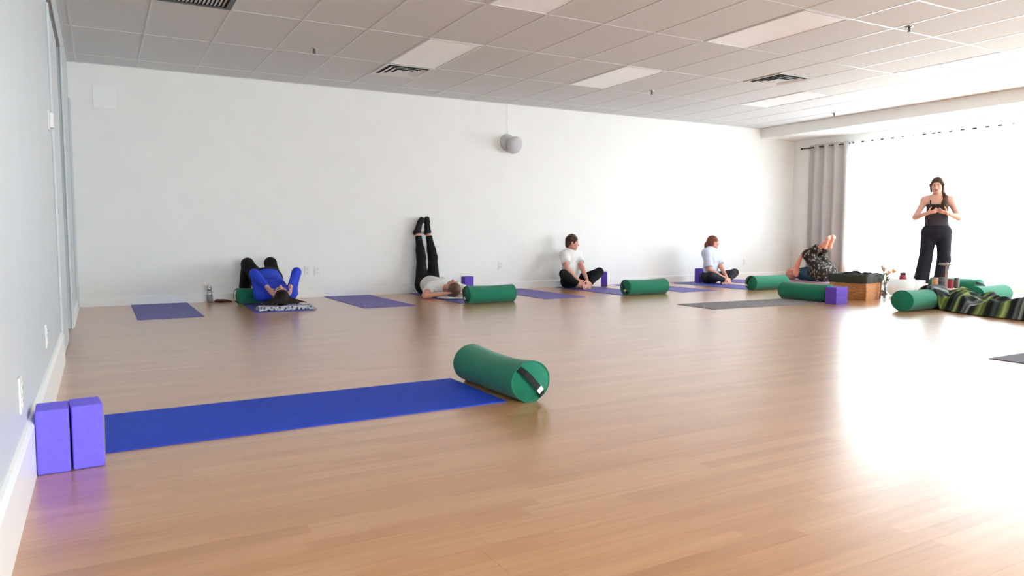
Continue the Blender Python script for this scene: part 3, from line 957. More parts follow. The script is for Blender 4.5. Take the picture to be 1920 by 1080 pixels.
# bottle and pouch by the back wall
e = empty('water_bottle', (1.150, 9.56, 0.0005), 0, 'clear glass water bottle with a steel lid on the floor by the back wall', 'bottle')
MB().lathe([(0.030, 0), (0.036, 0.006), (0.037, 0.11), (0.034, 0.13), (0.022, 0.15), (0.020, 0.158)], 24).build('glass_body', M['clear'], e, True)
MB().lathe([(0.033, 0.004), (0.033, 0.10)], 20).build('water', M['clear'], e, True)
MB().lathe([(0.025, 0.150), (0.027, 0.153), (0.027, 0.185), (0.022, 0.19)], 20).build('lid', M['chrome'], e, True)
MB().tube([(-0.02, 0, 0.186), (-0.018, 0, 0.205), (0, 0, 0.214), (0.018, 0, 0.205), (0.02, 0, 0.186)], 0.004, 8).build('carry_loop', M['chrome'], e, True)
o = MB()
vs, fs = [], []
for i in range(11):
    t = i / 10
    w = 0.040 * (1 - 0.65 * t ** 2) * min(1, 0.5 + t * 3); h = 0.050 * (1 - 0.6 * t) * min(1, 0.4 + t * 4)
    for k in range(10):
        a = 2 * PI * k / 10
        vs.append((t * 0.20, w * math.cos(a), max(0, h / 2 + h / 2 * math.sin(a) + 0.004 * math.sin(9 * t + k))))
for i in range(10):
    for k in range(10):
        fs.append((i * 10 + k, i * 10 + (k + 1) % 10, (i + 1) * 10 + (k + 1) % 10, (i + 1) * 10 + k))
fs += [tuple(reversed(range(10))), tuple(range(100, 110))]
o = o.add(vs, fs).build('pouch', M['maroon'], None, True)
o.location = (1.20, 9.555, 0.0005); o.rotation_euler = (0, 0, -0.12)
tag(o, 'dark maroon cloth pouch lying beside the glass bottle', 'pouch')

# basket with cloth liner and dark bundles
BX, BY, BR = 8.515, 6.083, math.radians(12)
e = empty('wicker_basket', (BX, BY, 0.0005), BR, 'square woven wicker basket with a dark liner, next to the stacked blocks', 'basket')
hx, hy, hz = 0.228, 0.228, 0.30
MB().box((-hx + 0.012, -hy + 0.012, 0.004), (hx - 0.012, hy - 0.012, 0.016)).build('bottom', M['wicker'], e)
for (p0, p1, n_) in (((-hx, -hy), (hx, -hy), (0, -1)), ((hx, -hy), (hx, hy), (1, 0)), ((hx, hy), (-hx, hy), (0, 1)), ((-hx, hy), (-hx, -hy), (-1, 0))):
    p0, p1, n_ = Vector(p0 + (0,)), Vector(p1 + (0,)), Vector(n_ + (0,))
    nx, nz = 46, 34
    vs, fs = [], []
    for j in range(nz + 1):
        for i in range(nx + 1):
            u = i / nx
            b_ = 0.006 * math.sin(PI * (i / 2.3)) * (1 if (j // 2) % 2 else -1) * (0.5 + 0.5 * abs(math.sin(PI * j / 2)))
            z = hz * j / nz
            tap = -0.012 * (1 - j / nz)
            p = p0.lerp(p1, u) + n_ * (b_ * min(1, 6 * u, 6 * (1 - u)) + tap)
            vs.append((p.x, p.y, z))
    for j in range(nz):
        for i in range(nx):
            a = j * (nx + 1) + i
            fs.append((a, a + 1, a + nx + 2, a + nx + 1))
    MB().add(vs, fs).build('woven_side', M['wicker'], e, True)
for (x, y) in ((-hx, -hy), (hx, -hy), (hx, hy), (-hx, hy)):
    MB().tube([(x * 0.96, y * 0.96, 0), (x, y, hz)], 0.012, 8).build('corner_post', M['wicker'], e, True)
# liner: band folded over the rim
li = MB()
vs, fs = [], []
per = []
for i in range(64):
    t = i / 64 * 4
    s_, u = int(t), t - int(t)
    a, b_ = [((-1, -1), (1, -1)), ((1, -1), (1, 1)), ((1, 1), (-1, 1)), ((-1, 1), (-1, -1))][s_]
    per.append((a[0] + (b_[0] - a[0]) * u, a[1] + (b_[1] - a[1]) * u))
for k, (gx, z, am) in enumerate(((0.012, 0.215, 0.003), (0.018, 0.26, 0.003), (0.018, 0.315, 0.004), (0.0, 0.328, 0.004), (-0.022, 0.315, 0.004), (-0.026, 0.22, 0.003))):
    for i, (x, y) in enumerate(per):
        wv = am * math.sin(i * 1.3 + k)
        vs.append((x * (hx + gx) + wv * (abs(x) == 1), y * (hy + gx) + wv * (abs(y) == 1), z + wv))
for k in range(5):
    for i in range(64):
        i2 = (i + 1) % 64
        fs.append((k * 64 + i, k * 64 + i2, (k + 1) * 64 + i2, (k + 1) * 64 + i))
li.add(vs, fs).build('liner', M['liner'], e, True)
def bundle(x, y, z, rx, ry, rz_, ang, lab, m='black_cloth'):
    o = MB().ell((0, 0, 0), (rx, ry, rz_), None, 18, 12)
    o.v = [(p[0] * (1 + 0.10 * math.sin(p[1] * 60 + x * 9)), p[1], p[2] * (1 + 0.25 * math.sin(p[0] * 55 + y * 7))) for p in o.v]
    o = o.build('rolled_cloth', M[m], None, True)
    o.location = (x, y, z); o.rotation_euler = (0, 0, ang)
    return tag(o, lab, 'rolled cloth')
def bl(u, v, z):
    return (BX + u * math.cos(BR) - v * math.sin(BR), BY + u * math.sin(BR) + v * math.cos(BR), z)
bundle(*bl(-0.10, 0.05, 0.290), 0.085, 0.12, 0.055, 0.3, 'black rolled cloth in the basket, the one nearest the curtain')
bundle(*bl(0.10, 0.07, 0.292), 0.085, 0.12, 0.058, -0.2, 'black rolled cloth in the middle of the basket behind the rim')
bundle(*bl(0.02, -0.135, 0.288), 0.11, 0.065, 0.055, 0.1, 'dark rolled cloth in the basket on the side of the flowers')

# flowers in a clear vase
VX, VY = 8.745, 5.835
e = empty('glass_vase', (VX, VY, 0.0005), 0, 'clear glass vase on the floor beside the basket', 'vase')
MB().lathe([(0.030, 0), (0.036, 0.004), (0.034, 0.08), (0.028, 0.15), (0.036, 0.21), (0.034, 0.21), (0.026, 0.15), (0.032, 0.08), (0.030, 0.008)], 24, close=False).build('body', M['clear'], e, True)
MB().lathe([(0.001, 0.001), (0.031, 0.001), (0.031, 0.008), (0.001, 0.008)], 20).build('base', M['clear'], e, True)
rnd = random.Random(4)
fl = [('petal_y', (0.07, -0.07, 0.345), 0.030, 'yellow rose leaning out to the right of the vase'),
      ('petal_p', (-0.01, 0.01, 0.365), 0.030, 'peach rose standing highest in the vase'),
      ('petal_p', (-0.035, -0.075, 0.330), 0.026, 'peach rose leaning towards the camera from the vase'),
      ('petal_w', (0.05, 0.065, 0.390), 0.026, 'cream flower at the back of the vase'),
      ('petal_y', (0.022, -0.012, 0.305), 0.022, 'small yellow flower in the middle of the vase')]
for k, (m, tip, r, lab) in enumerate(fl):
    a0 = k * 1.3
    e = empty('flower', (VX, VY, 0.012), 0, lab, 'flower', 'flowers in the glass vase')
    b0 = Vector((0.012 * math.cos(a0), 0.012 * math.sin(a0), 0.0)); t = Vector(tip)
    md = Vector((t.x * 0.18, t.y * 0.18, 0.17))
    pts = [b0, b0.lerp(md, 0.5), md, md.lerp(t, 0.5) + Vector((0, 0, 0.012)), t - Vector((0, 0, 0.012))]
    MB().tube(pts, 0.0035, 7).build('stem', M['stem'], e, True)
    for q in (0.35, 0.65):
        p = md.lerp(t, q); s_ = 1 if q < 0.5 else -1
        d = Vector((math.cos(a0 + s_), math.sin(a0 + s_), 0.5)).normalized()
        w = d.cross(Vector((0, 0, 1))).normalized() * 0.016
        lf = MB().add([p, p + d * 0.03 + w, p + d * 0.07, p + d * 0.03 - w, p + d * 0.035 + Vector((0, 0, 0.006))], [(0, 1, 4), (1, 2, 4), (2, 3, 4), (3, 0, 4)])
        lf.build('leaf', M['stem'], e, True)
    R_ = (t - md).normalized().to_track_quat('Z', 'Y').to_matrix()
    hd_ = MB().ell(t, (r * 0.6, r * 0.6, r * 0.8), R_, 10, 8)
    for q in range(8):
        a = q * 2 * PI / 8 * 1.618
        off = R_ @ Vector((math.cos(a) * r * 0.62, math.sin(a) * r * 0.62, (0.1 if q % 2 else 0.35) * r))
        Rq = R_ @ Matrix.Rotation(a, 3, 'Z') @ Matrix.Rotation(0.5, 3, 'Y')
        hd_.ell(t + off, (r * 0.22, r * 0.55, r * 0.75), Rq, 8, 6)
    hd_.build('blossom', M[m], e, True)

# crystal singing bowls
def bowl(loc, r, h, lab, name='singing_bowl'):
    prof = [(r * 0.45, 0.0), (r * 0.70, h * 0.06), (r * 0.90, h * 0.25), (r * 0.985, h * 0.55), (r, h), (r - 0.010, h), (r * 0.965 - 0.008, h * 0.55), (r * 0.87 - 0.008, h * 0.28), (r * 0.6, h * 0.10), (0.002, h * 0.08)]
    m_ = MB().lathe(prof, 40, close=False)
    m_.add([(0, 0, 0)], [])
    c = len(m_.v) - 1
    m_.f += [(c, (i + 1) % 40, i) for i in range(40)]
    o = m_.build(name, M['quartz'], None, True)
    o.location = loc
    return tag(o, lab, 'singing bowl', 'white crystal singing bowls')
bowl((9.36, 6.02, 0.0005), 0.175, 0.235, 'large white crystal bowl on the floor in front of the standing person')
bowl((9.715, 6.065, 0.0005), 0.15, 0.20, 'white crystal bowl half hidden behind the large one')
# striker resting in the bowl
e = empty('bowl_striker', (9.36, 6.02, 0.022), math.radians(30), 'red padded striker with a black knob resting inside the large white bowl', 'striker')
MB().tube([(0.0, 0.02, 0.0), (-0.035, -0.03, 0.19)], 0.008, 8).build('handle', M['post'], e, True)
MB().lathe([(0.020, 0.185), (0.042, 0.19), (0.044, 0.215), (0.040, 0.262), (0.026, 0.27)], 20, (-0.035, -0.03, 0)).build('padded_head', M['red_jar'], e, True)
kn = MB()
for a in range(3):
    kn.ell((-0.035 + 0.024 * math.cos(a * 2.1), -0.03 + 0.024 * math.sin(a * 2.1), 0.282), (0.017, 0.017, 0.018), None, 10, 8)
kn.build('knob', M['black'], e, True)
# dark pouches left of the bowl
for (x, y, a, lab) in ((9.27, 6.27, 0.3, 'small black cloth pouch on the floor between the vase and the large bowl'), (9.36, 6.285, -0.5, 'small black cloth pouch half hidden behind the large white bowl')):
    vs, fs = [], []
    n = 12
    for j, (rr, z) in enumerate(((0.062, 0.0), (0.066, 0.010), (0.045, 0.030), (0.020, 0.055), (0.012, 0.066))):
        for i in range(n):
            t = 2 * PI * i / n
            q = rr * (1 + 0.18 * math.sin(3 * t + j))
            vs.append((q * math.cos(t) * 1.25, q * math.sin(t) * 0.8, z))
    for j in range(4):
        for i in range(n):
            fs.append((j * n + i, j * n + (i + 1) % n, (j + 1) * n + (i + 1) % n, (j + 1) * n + i))
    fs += [tuple(reversed(range(n))), tuple(range(4 * n, 5 * n))]
    o = MB().add(vs, fs).build('pouch', M['black_cloth'], None, True)
    o.location = (x, y, 0.0005); o.rotation_euler = (0, 0, a)
    tag(o, lab, 'pouch')

# low white table with cups and the wooden post stand
TX, TY, TR = 9.67, 5.600, math.radians(-58)
e = empty('low_table', (TX, TY, 0.0005), TR, 'low white table with cups in front of the standing person', 'table')
MB().box((-0.165, -0.085, 0.105), (0.165, 0.085, 0.125)).build('table_top', M['white_lacquer'], e, bevel=0.005)
for sx in (-1, 1):
    for sy in (-1, 1):
        MB().box((sx * 0.14 - 0.014, sy * 0.06 - 0.014, 0), (sx * 0.14 + 0.014, sy * 0.06 + 0.014, 0.105)).build('leg', M['white_lacquer'], e, bevel=0.003)
def tl(u, v, z):
    return (TX + u * math.cos(TR) - v * math.sin(TR), TY + u * math.sin(TR) + v * math.cos(TR), z)
def cup(u, v, r, h, m, lab, band):
    e = empty('ceramic_cup', tl(u, v, 0.1258), 0, lab, 'cup', 'cups on the low white table')
    MB().lathe([(r * 0.86, 0), (r * 0.97, 0.006), (r, h * 0.4), (r * 0.98, h), (r * 0.86, h), (r * 0.86, h * 0.15), (0.002, h * 0.12)], 24, close=False).build('body', M[m], e, True)
    MB().lathe([(r * 1.015, h * 0.82), (r * 1.03, h * 0.86), (r * 1.03, h * 0.94), (r * 1.0, h * 0.97)], 24, close=False).build('rim_band', M[band], e, True)
cup(-0.118, -0.02, 0.036, 0.135, 'tan_cup', 'tan cup at the left end of the low white table', 'post')
cup(-0.038, 0.015, 0.040, 0.140, 'grey_cup', 'blue-grey cup left of the wooden post', 'brown_cup')
cup(0.060, -0.005, 0.036, 0.120, 'red_jar', 'dark red cup right of the wooden post', 'brown_cup')
cup(0.130, 0.01, 0.030, 0.140, 'brown_cup', 'brown cup at the right end of the low white table', 'grey_cup')
e = empty('wooden_stand', tl(0.005, -0.160, 0.0005), TR, 'slim wooden post with a small tray on top in front of the low table', 'stand')
MB().box((-0.016, -0.016, 0.012), (0.016, 0.016, 0.430)).build('post', M['post'], e, bevel=0.003)
MB().box((-0.06, -0.05, 0), (0.06, 0.05, 0.012)).build('foot', M['post'], e, bevel=0.003)
MB().lathe([(0.02, 0.428), (0.080, 0.434), (0.088, 0.442), (0.084, 0.448), (0.03, 0.444)], 28, (-0.012, 0, 0)).build('tray', M['post'], e, True)
MB().ell((0.0, 0, 0.455), (0.014, 0.014, 0.012)).build('finial', M['post'], e, True)

# striped blanket draped over the bolster and heaped on the floor
def blanket():
    nx, ny = 70, 90
    X0, X1, Y0, Y1 = 7.62, 8.85, 3.25, 5.00
    vs, fs, uv = [], [], []
    def sm(t): t = max(0.0, min(1.0, t)); return t * t * (3 - 2 * t)
    for j in range(ny + 1):
        v = j / ny
        for i in range(nx + 1):
            u = i / nx
            y = Y0 + (Y1 - Y0) * v
            xl = 7.70 + 0.26 * sm((y - 3.6) / 1.2) + 0.10 * sm((y - 4.45) / 0.4)
            x = xl + (8.85 - xl) * u + 0.02 * math.sin(7 * y)
            # crumpled heap: steep front edge, long folds running diagonally
            edge = sm(u / 0.13) * sm((1 - u) / 0.2) * sm((Y1 - y) / 0.10) * sm((y - Y0) / 0.1)
            w1 = (y - 0.45 * x + 0.06 * math.sin(6 * x + 2 * y)) * 2.9
            w2_ = (0.9 * x + 0.5 * y + 0.05 * math.sin(9 * y)) * 3.7
            tri = lambda t: 1 - abs(2 * (t - math.floor(t)) - 1)
            fold = 0.110 + 0.075 * tri(w1) ** 1.6 + 0.040 * tri(w2_) ** 1.5 + 0.012 * math.sin(26 * (y - 0.8 * x) + 2) + 0.008 * math.sin(41 * x + 17 * y)
            dip = 1 - 0.38 * math.exp(-((y - 4.28) / 0.17) ** 2)
            z = edge * fold * dip
            # over the bolster
            dy = (y - 4.875) / 0.150
            if abs(dy) < 1 and x < 8.30:
                z = max(z, (0.244 * math.sqrt(1 - dy * dy) + 0.006) * sm(u / 0.03 + 0.75))
            elif x < 8.36:
                z = max(z, 0.10 * sm(1 - (abs(dy) - 1) / 0.6) * edge)
            if u < 0.1: z *= 1.0
            vs.append((x, y, max(z, 0.0) + 0.010))
            uv.append((x, y * 0.95 + 0.12 * x + 0.10 * math.sin(2.2 * x + 1.3 * y)))
    W_ = nx + 1
    for j in range(ny):
        for i in range(nx):
            a = j * W_ + i
            fs.append((a, a + 1, a + 1 + W_, a + W_))
    me = bpy.data.meshes.new('blanket')
    me.from_pydata(vs, [], fs)
    me.materials.append(M['serape'])
    l = me.uv_layers.new(name='weave')
    for p in me.polygons:
        for li_ in p.loop_indices:
            l.data[li_].uv = uv[me.loops[li_].vertex_index]
    me.polygons.foreach_set('use_smooth', [True] * len(me.polygons))
    o = bpy.data.objects.new('striped_blanket', me)
    C.objects.link(o)
    md = o.modifiers.new('thickness', 'SOLIDIFY'); md.thickness = 0.008; md.offset = 0
    return tag(o, 'green, black and white striped blanket heaped over a bolster at the right', 'blanket')
blanket()

# ------------------------------------------------------------------ people: implicit surfaces turned into one mesh each
V = lambda *a: np.array(a, float)
def nrm(a): return a / (np.linalg.norm(a) + 1e-12)

class Body:
    """smooth union of tapered limbs and ellipsoids, meshed with surface nets"""
    def __init__(s): s.p = []
    def cone(s, a, b, ra, rb, k=0.02, lat=None, flat=1.0, cap=(False, False), bulge=0.0, bpos=0.35):
        a, b = np.array(a, float), np.array(b, float)
        R = max(ra, rb) + abs(bulge)
        lo, hi = np.minimum(a, b) - R - k - 0.02, np.maximum(a, b) + R + k + 0.02
        ba = b - a; L2 = ba @ ba; L1 = math.sqrt(L2); d = ba / L1
        if flat != 1.0:
            la = np.array(lat, float); la = nrm(la - d * (la @ d)); fr = np.cross(d, la)
        def f(P):
            q = P - a
            t = np.clip(q @ ba / L2, 0, 1)
            r = ra + (rb - ra) * t
            if bulge: r = r + bulge * np.exp(-((t - bpos) / 0.22) ** 2)
            q = q - t[..., None] * ba
            if flat != 1.0:
                qf = q @ fr
                n2 = np.einsum('...i,...i->...', q, q) + qf * qf * (1 / flat ** 2 - 1)
                dd = (np.sqrt(n2) - r) * flat
            else:
                dd = np.sqrt(np.einsum('...i,...i->...', q, q)) - r
            if cap[0]: dd = np.maximum(dd, -((P - a) @ d))
            if cap[1]: dd = np.maximum(dd, (P - b) @ d)
            return dd
        s.p.append((f, lo, hi, k, 1))
        return s
    def ell(s, c, r, axes=None, k=0.02, op=1):
        c, r = np.array(c, float), np.array(r, float)
        A = np.eye(3) if axes is None else np.array(axes, float)      # rows: axis directions
        R = r.max()
        lo, hi = c - R - k - 0.02, c + R + k + 0.02
        def f(P):
            q = (P - c) @ A.T
            k0 = np.sqrt(((q / r) ** 2).sum(-1)); k1 = np.sqrt(((q / r ** 2) ** 2).sum(-1)) + 1e-9
            return k0 * (k0 - 1) / k1
        s.p.append((f, lo, hi, k, op))
        return s
    def plane(s, n, pt):
        """keep the side against n"""
        n, pt = nrm(np.array(n, float)), np.array(pt, float)
        s.p.append((lambda P: (P - pt) @ n, None, None, 0, 0))
        return s
    def mesh(s, h):
        adds = [p for p in s.p if p[4] == 1]
        lo = np.min([p[1] for p in adds], 0) - 2 * h
        hi = np.max([p[2] for p in adds], 0) + 2 * h
        n = np.ceil((hi - lo) / h).astype(int) + 1
        F = np.full(n, 1.0, np.float32)
        ax = [lo[i] + h * np.arange(n[i]) for i in range(3)]
        for f, l, u, k, op in s.p:
            if l is None:
                i0, i1 = np.zeros(3, int), n
            else:
                i0 = np.maximum(np.floor((l - lo) / h).astype(int), 0); i1 = np.minimum(np.ceil((u - lo) / h).astype(int) + 1, n)
            if np.any(i1 <= i0): continue
            sl = tuple(slice(i0[i], i1[i]) for i in range(3))
            P = np.stack(np.meshgrid(*[ax[i][sl[i]] for i in range(3)], indexing='ij'), -1)
            d = f(P).astype(np.float32)
            a = F[sl]
            if op == 1:
                m_ = np.minimum(a, d)
                if k > 0: m_ = m_ - np.maximum(k - np.abs(a - d), 0) ** 2 / (4 * k)
                F[sl] = m_
            elif op == -1:
                m_ = np.maximum(a, -d)
                if k > 0: m_ = m_ + np.maximum(k - np.abs(a + d), 0) ** 2 / (4 * k)
                F[sl] = m_
            else:
                F[sl] = np.maximum(a, d)
        return nets(F, lo, h)

def nets(F, lo, h):
    S = F < 0
    cs = [(0, 0, 0), (1, 0, 0), (0, 1, 0), (1, 1, 0), (0, 0, 1), (1, 0, 1), (0, 1, 1), (1, 1, 1)]
    n = np.array(F.shape)
    cnt = np.zeros(n - 1, np.int8)
    for c in cs:
        cnt += S[c[0]:n[0] - 1 + c[0], c[1]:n[1] - 1 + c[1], c[2]:n[2] - 1 + c[2]]
    act = (cnt > 0) & (cnt < 8)
    idx = np.full(act.shape, -1, np.int64)
    cell = np.argwhere(act)
    idx[act] = np.arange(len(cell))
    vals = np.stack([F[cell[:, 0] + c[0], cell[:, 1] + c[1], cell[:, 2] + c[2]] for c in cs], 1)
    pos = np.zeros((len(cell), 3)); num = np.zeros(len(cell))
    for i in range(8):
        for j in range(i + 1, 8):
            di = np.array(cs[j]) - np.array(cs[i])
            if np.abs(di).sum() != 1: continue
            a, b = vals[:, i], vals[:, j]
            m_ = (a < 0) != (b < 0)
            t = np.where(m_, a / np.where(m_, a - b, 1), 0)
            pos[m_] += np.array(cs[i]) + t[m_, None] * di
            num += m_
    pos = pos / num[:, None]
    verts = lo + (cell + pos) * h
    faces = []
    for axis in range(3):
        o = [0, 0, 0]; o[axis] = 1
        A = S[:n[0] - o[0], :n[1] - o[1], :n[2] - o[2]]; B = S[o[0]:, o[1]:, o[2]:]
        e = np.argwhere(A != B)
        u, w = [(1, 2), (2, 0), (0, 1)][axis]
        e = e[(e[:, u] > 0) & (e[:, w] > 0)]
        e = e[(e[:, axis] < n[axis] - 1) & (e[:, u] < n[u] - 1) & (e[:, w] < n[w] - 1)]
        def at(du, dw):
            q = e.copy(); q[:, u] -= du; q[:, w] -= dw
            return idx[q[:, 0], q[:, 1], q[:, 2]]
        q = np.stack([at(1, 1), at(0, 1), at(0, 0), at(1, 0)], 1)
        fl_ = ~A[e[:, 0], e[:, 1], e[:, 2]]
        q[fl_] = q[fl_][:, ::-1]
        faces.append(q)
    return verts, np.concatenate(faces)

def body_obj(name, B, h, m, base, parent=None, smooth_it=2):
    v, f = B.mesh(h)
    # light Laplacian smoothing over the quads' edges
    e = np.concatenate([f[:, [0, 1]], f[:, [1, 2]], f[:, [2, 3]], f[:, [3, 0]]])
    deg = np.bincount(e[:, 0], minlength=len(v)) + np.bincount(e[:, 1], minlength=len(v))
    for _ in range(smooth_it):
        acc = np.zeros_like(v)
        for c in range(3):
            acc[:, c] = np.bincount(e[:, 0], v[e[:, 1], c], len(v)) + np.bincount(e[:, 1], v[e[:, 0], c], len(v))
        v = v * 0.5 + 0.5 * acc / np.maximum(deg, 1)[:, None]
    v = v - np.array(base)
    me = bpy.data.meshes.new(name)
    me.vertices.add(len(v)); me.vertices.foreach_set('co', v.astype(np.float32).ravel())
    me.loops.add(f.size); me.loops.foreach_set('vertex_index', f.ravel().astype(np.int32))
    me.polygons.add(len(f)); me.polygons.foreach_set('loop_start', np.arange(0, f.size, 4, dtype=np.int32))
    me.polygons.foreach_set('use_smooth', [True] * len(f))
    me.materials.append(m)
    me.update(calc_edges=True); me.validate()
    o = bpy.data.objects.new(name, me)
    C.objects.link(o)
    if parent: o.parent = parent
    else: o.location = base
    return o

def bend(root, target, l1, l2, pole):
    """two-bone limb: returns (middle joint, end joint)"""
    root, target, pole = map(lambda a: np.array(a, float), (root, target, pole))
    d = target - root; L_ = np.linalg.norm(d)
    if L_ > (l1 + l2) * 0.999:
        target = root + d / L_ * (l1 + l2) * 0.999; d = target - root; L_ = np.linalg.norm(d)
    u = d / L_
    x = (l1 * l1 - l2 * l2 + L_ * L_) / (2 * L_)
    hgt = math.sqrt(max(l1 * l1 - x * x, 0))
    p = nrm(pole - u * (pole @ u))
    return root + u * x + p * hgt, target

def frame(f, u):
    u = nrm(np.array(u, float)); f = np.array(f, float); f = nrm(f - u * (f @ u))
    return f, u, np.cross(f, u)          # front, up, the person's right

def add_hand(B, wr, d, pn, right, curl=0.5, s=1.0, spread=1.0, thumb_curl=0.4):
    d = nrm(np.array(d, float)); pn = np.array(pn, float); pn = nrm(pn - d * (pn @ d))
    th = np.cross(d, pn) if right else np.cross(pn, d)
    c = wr + d * 0.05 * s
    for q in (0.026, 0.009, -0.009, -0.025):
        B.cone(wr + d * 0.010 * s + th * q * 0.62 * s, wr + d * 0.088 * s + th * q * s, 0.0125 * s, 0.0105 * s, 0.010)
    for q, l, cc in ((0.029, 0.072, 1.0), (0.010, 0.081, 1.0), (-0.010, 0.075, 1.05), (-0.028, 0.058, 1.1)):
        p = wr + d * 0.088 * s + th * q * s
        dd = nrm(d + th * q * 3.0 * spread)
        ang = 0.0
        for w, r0, r1 in ((0.45, 0.0092, 0.0086), (0.31, 0.0086, 0.0080), (0.24, 0.0080, 0.0070)):
            ang += curl * cc
            e = p + (dd * math.cos(ang) + pn * math.sin(ang)) * l * w * s
            B.cone(p, e, r0 * s, r1 * s, 0.003)
            p = e
    p = wr + d * 0.022 * s + th * 0.022 * s
    t1 = nrm(d * 0.62 + th * 0.70 + pn * (0.25 + 0.3 * thumb_curl))
    t2 = nrm(d * 0.85 + th * 0.30 + pn * (0.3 + 0.5 * thumb_curl))
    e = p + t1 * 0.045 * s
    B.cone(p, e, 0.0135 * s, 0.0100 * s, 0.008)
    B.cone(e, e + t2 * 0.030 * s, 0.0098 * s, 0.0092 * s, 0.003)
    B.cone(e + t2 * 0.030 * s, e + t2 * 0.052 * s, 0.0092 * s, 0.0076 * s, 0.003)

def add_foot(B, an, td, sn, s=1.0, toes=True, r=0.0, side=1):
    """td: toe direction, sn: sole normal (away from the shin)"""
    td = nrm(np.array(td, float)); sn = np.array(sn, float); sn = nrm(sn - td * (sn @ td)); la = np.cross(td, sn) * side
    heel = an + sn * 0.045 * s - td * 0.040 * s
    mid = an + sn * 0.035 * s + td * 0.06 * s
    ball = an + sn * 0.058 * s + td * 0.125 * s
    B.cone(an, heel, 0.034 * s + r, 0.030 * s + r, 0.02)
    B.cone(an, mid, 0.036 * s + r, 0.032 * s + r, 0.02)
    B.cone(mid, ball, 0.033 * s + r, 0.023 * s + r, 0.02, la, 1.0)
    B.cone(heel, ball, 0.026 * s + r, 0.022 * s + r, 0.02)
    B.cone(ball + la * 0.022 * s, ball - la * 0.022 * s, 0.021 * s + r, 0.018 * s + r, 0.02)
    if toes:
        for i, (q, l, rr) in enumerate(((0.030, 0.050, 0.0125), (0.012, 0.050, 0.0095), (-0.003, 0.045, 0.009), (-0.017, 0.038, 0.0085), (-0.029, 0.030, 0.008))):
            B.cone(ball + la * q * s * 0.95 + sn * 0.006 * s, ball + la * q * s * 1.15 + td * l * s + sn * 0.010 * s, rr * 1.1 * s, rr * s, 0.003)
    else:
        tip = ball + td * 0.050 * s + sn * 0.004 * s
        B.cone(ball, tip, 0.024 * s + r, 0.018 * s + r, 0.02)
        B.cone(tip + la * 0.018 * s, tip - la * 0.014 * s, 0.018 * s + r, 0.015 * s + r, 0.02)

def add_torso(B, T, e=0.0, pelvis=True, chest=True, hem=None, woman=True, k=0.045):
    """T: dict with pel, ch, nk, fronts and rights"""
    pf, pu, pr = T['pF']; cf, cu, cr = T['cF']
    pel, ch, nk = T['pel'], T['ch'], T['nk']
    g = T.get('girth', 1.0)
    mid = (pel + ch) / 2 + (pf + cf) * 0.004
    rr = nrm(pr + cr)
    if chest:
        low = ch - cu * 0.10
        top = ch + cu * 0.095
        B.cone(low, top, 0.128 * g + e, 0.132 * g + e, k, cr, 0.68)
        B.cone(top - cr * 0.06, top + cr * 0.06, 0.085 * g + e, 0.085 * g + e, k)
        B.cone(mid, low, 0.118 * g + e, 0.128 * g + e, k, rr, 0.70)
        if woman:
            for s_ in (-1, 1):
                B.ell(ch + cf * 0.070 * g + cr * 0.064 * s_ + cu * 0.005, (0.052 + e, 0.046 + e, 0.052 + e), (cr, cf, cu), 0.04)
        B.cone(T['sh'][0] * 0.9 + nk * 0.1, T['sh'][1] * 0.9 + nk * 0.1, 0.046 + e, 0.046 + e, 0.04)
        for s_ in (0, 1):
            B.cone(nk + cu * 0.005, T['sh'][s_] + cu * 0.004, 0.040 + e, 0.044 + e, 0.035)
    if pelvis:
        B.cone(pel + pu * 0.02, mid, 0.150 * g + e, 0.120 * g + e, k, pr, 0.70)
        B.ell(pel, (0.165 * g + e, 0.112 * g + e, 0.115 + e), (pr, pf, pu), k)
        for s_ in (-1, 1):
            B.ell(pel - pf * 0.045 + pr * 0.075 * s_ - pu * 0.035, (0.080 + e, 0.075 + e, 0.085 + e), (pr, pf, pu), 0.04)
    if hem is not None:
        hp = pel + pu * hem
        B.cone(mid, hp, 0.125 * g + e, 0.158 * g + e, k, pr, 0.74, cap=(False, True))

def add_leg(B, hp, kn, an, e=0.0, s=1.0, shin=True, end=1.0, k=0.03, flare=0.0, back=None):
    B.cone(hp, kn, 0.082 * s + e, 0.053 * s + e, 0.045)
    B.ell(kn, (0.054 * s + e,) * 3, None, 0.02)
    if shin:
        q = kn + (an - kn) * end
        ra, rb = 0.050 * s, 0.050 * s + (0.034 - 0.050) * s * end
        B.cone(kn, q, ra + e, rb + e + flare, k, cap=(False, end < 1.0 or flare > 0), bulge=0.012 * s * (1 if not flare else 0.3), bpos=0.32)

def add_arm(B, sh, el, wr, e=0.0, s=1.0, upper=1.0, lower=1.0, k=0.025, flare=0.0):
    B.ell(sh, (0.050 * s + e,) * 3, None, 0.04)
    q = sh + (el - sh) * upper
    B.cone(sh, q, 0.047 * s + e, 0.047 * s - 0.010 * s * upper + e + flare, 0.03, cap=(False, upper < 1.0))
    if upper >= 1.0 and lower > 0:
        q = el + (wr - el) * lower
        B.cone(el, q, 0.038 * s + e, 0.038 * s - 0.013 * s * lower + e, k, cap=(False, lower < 1.0), bulge=0.004 * s, bpos=0.25)

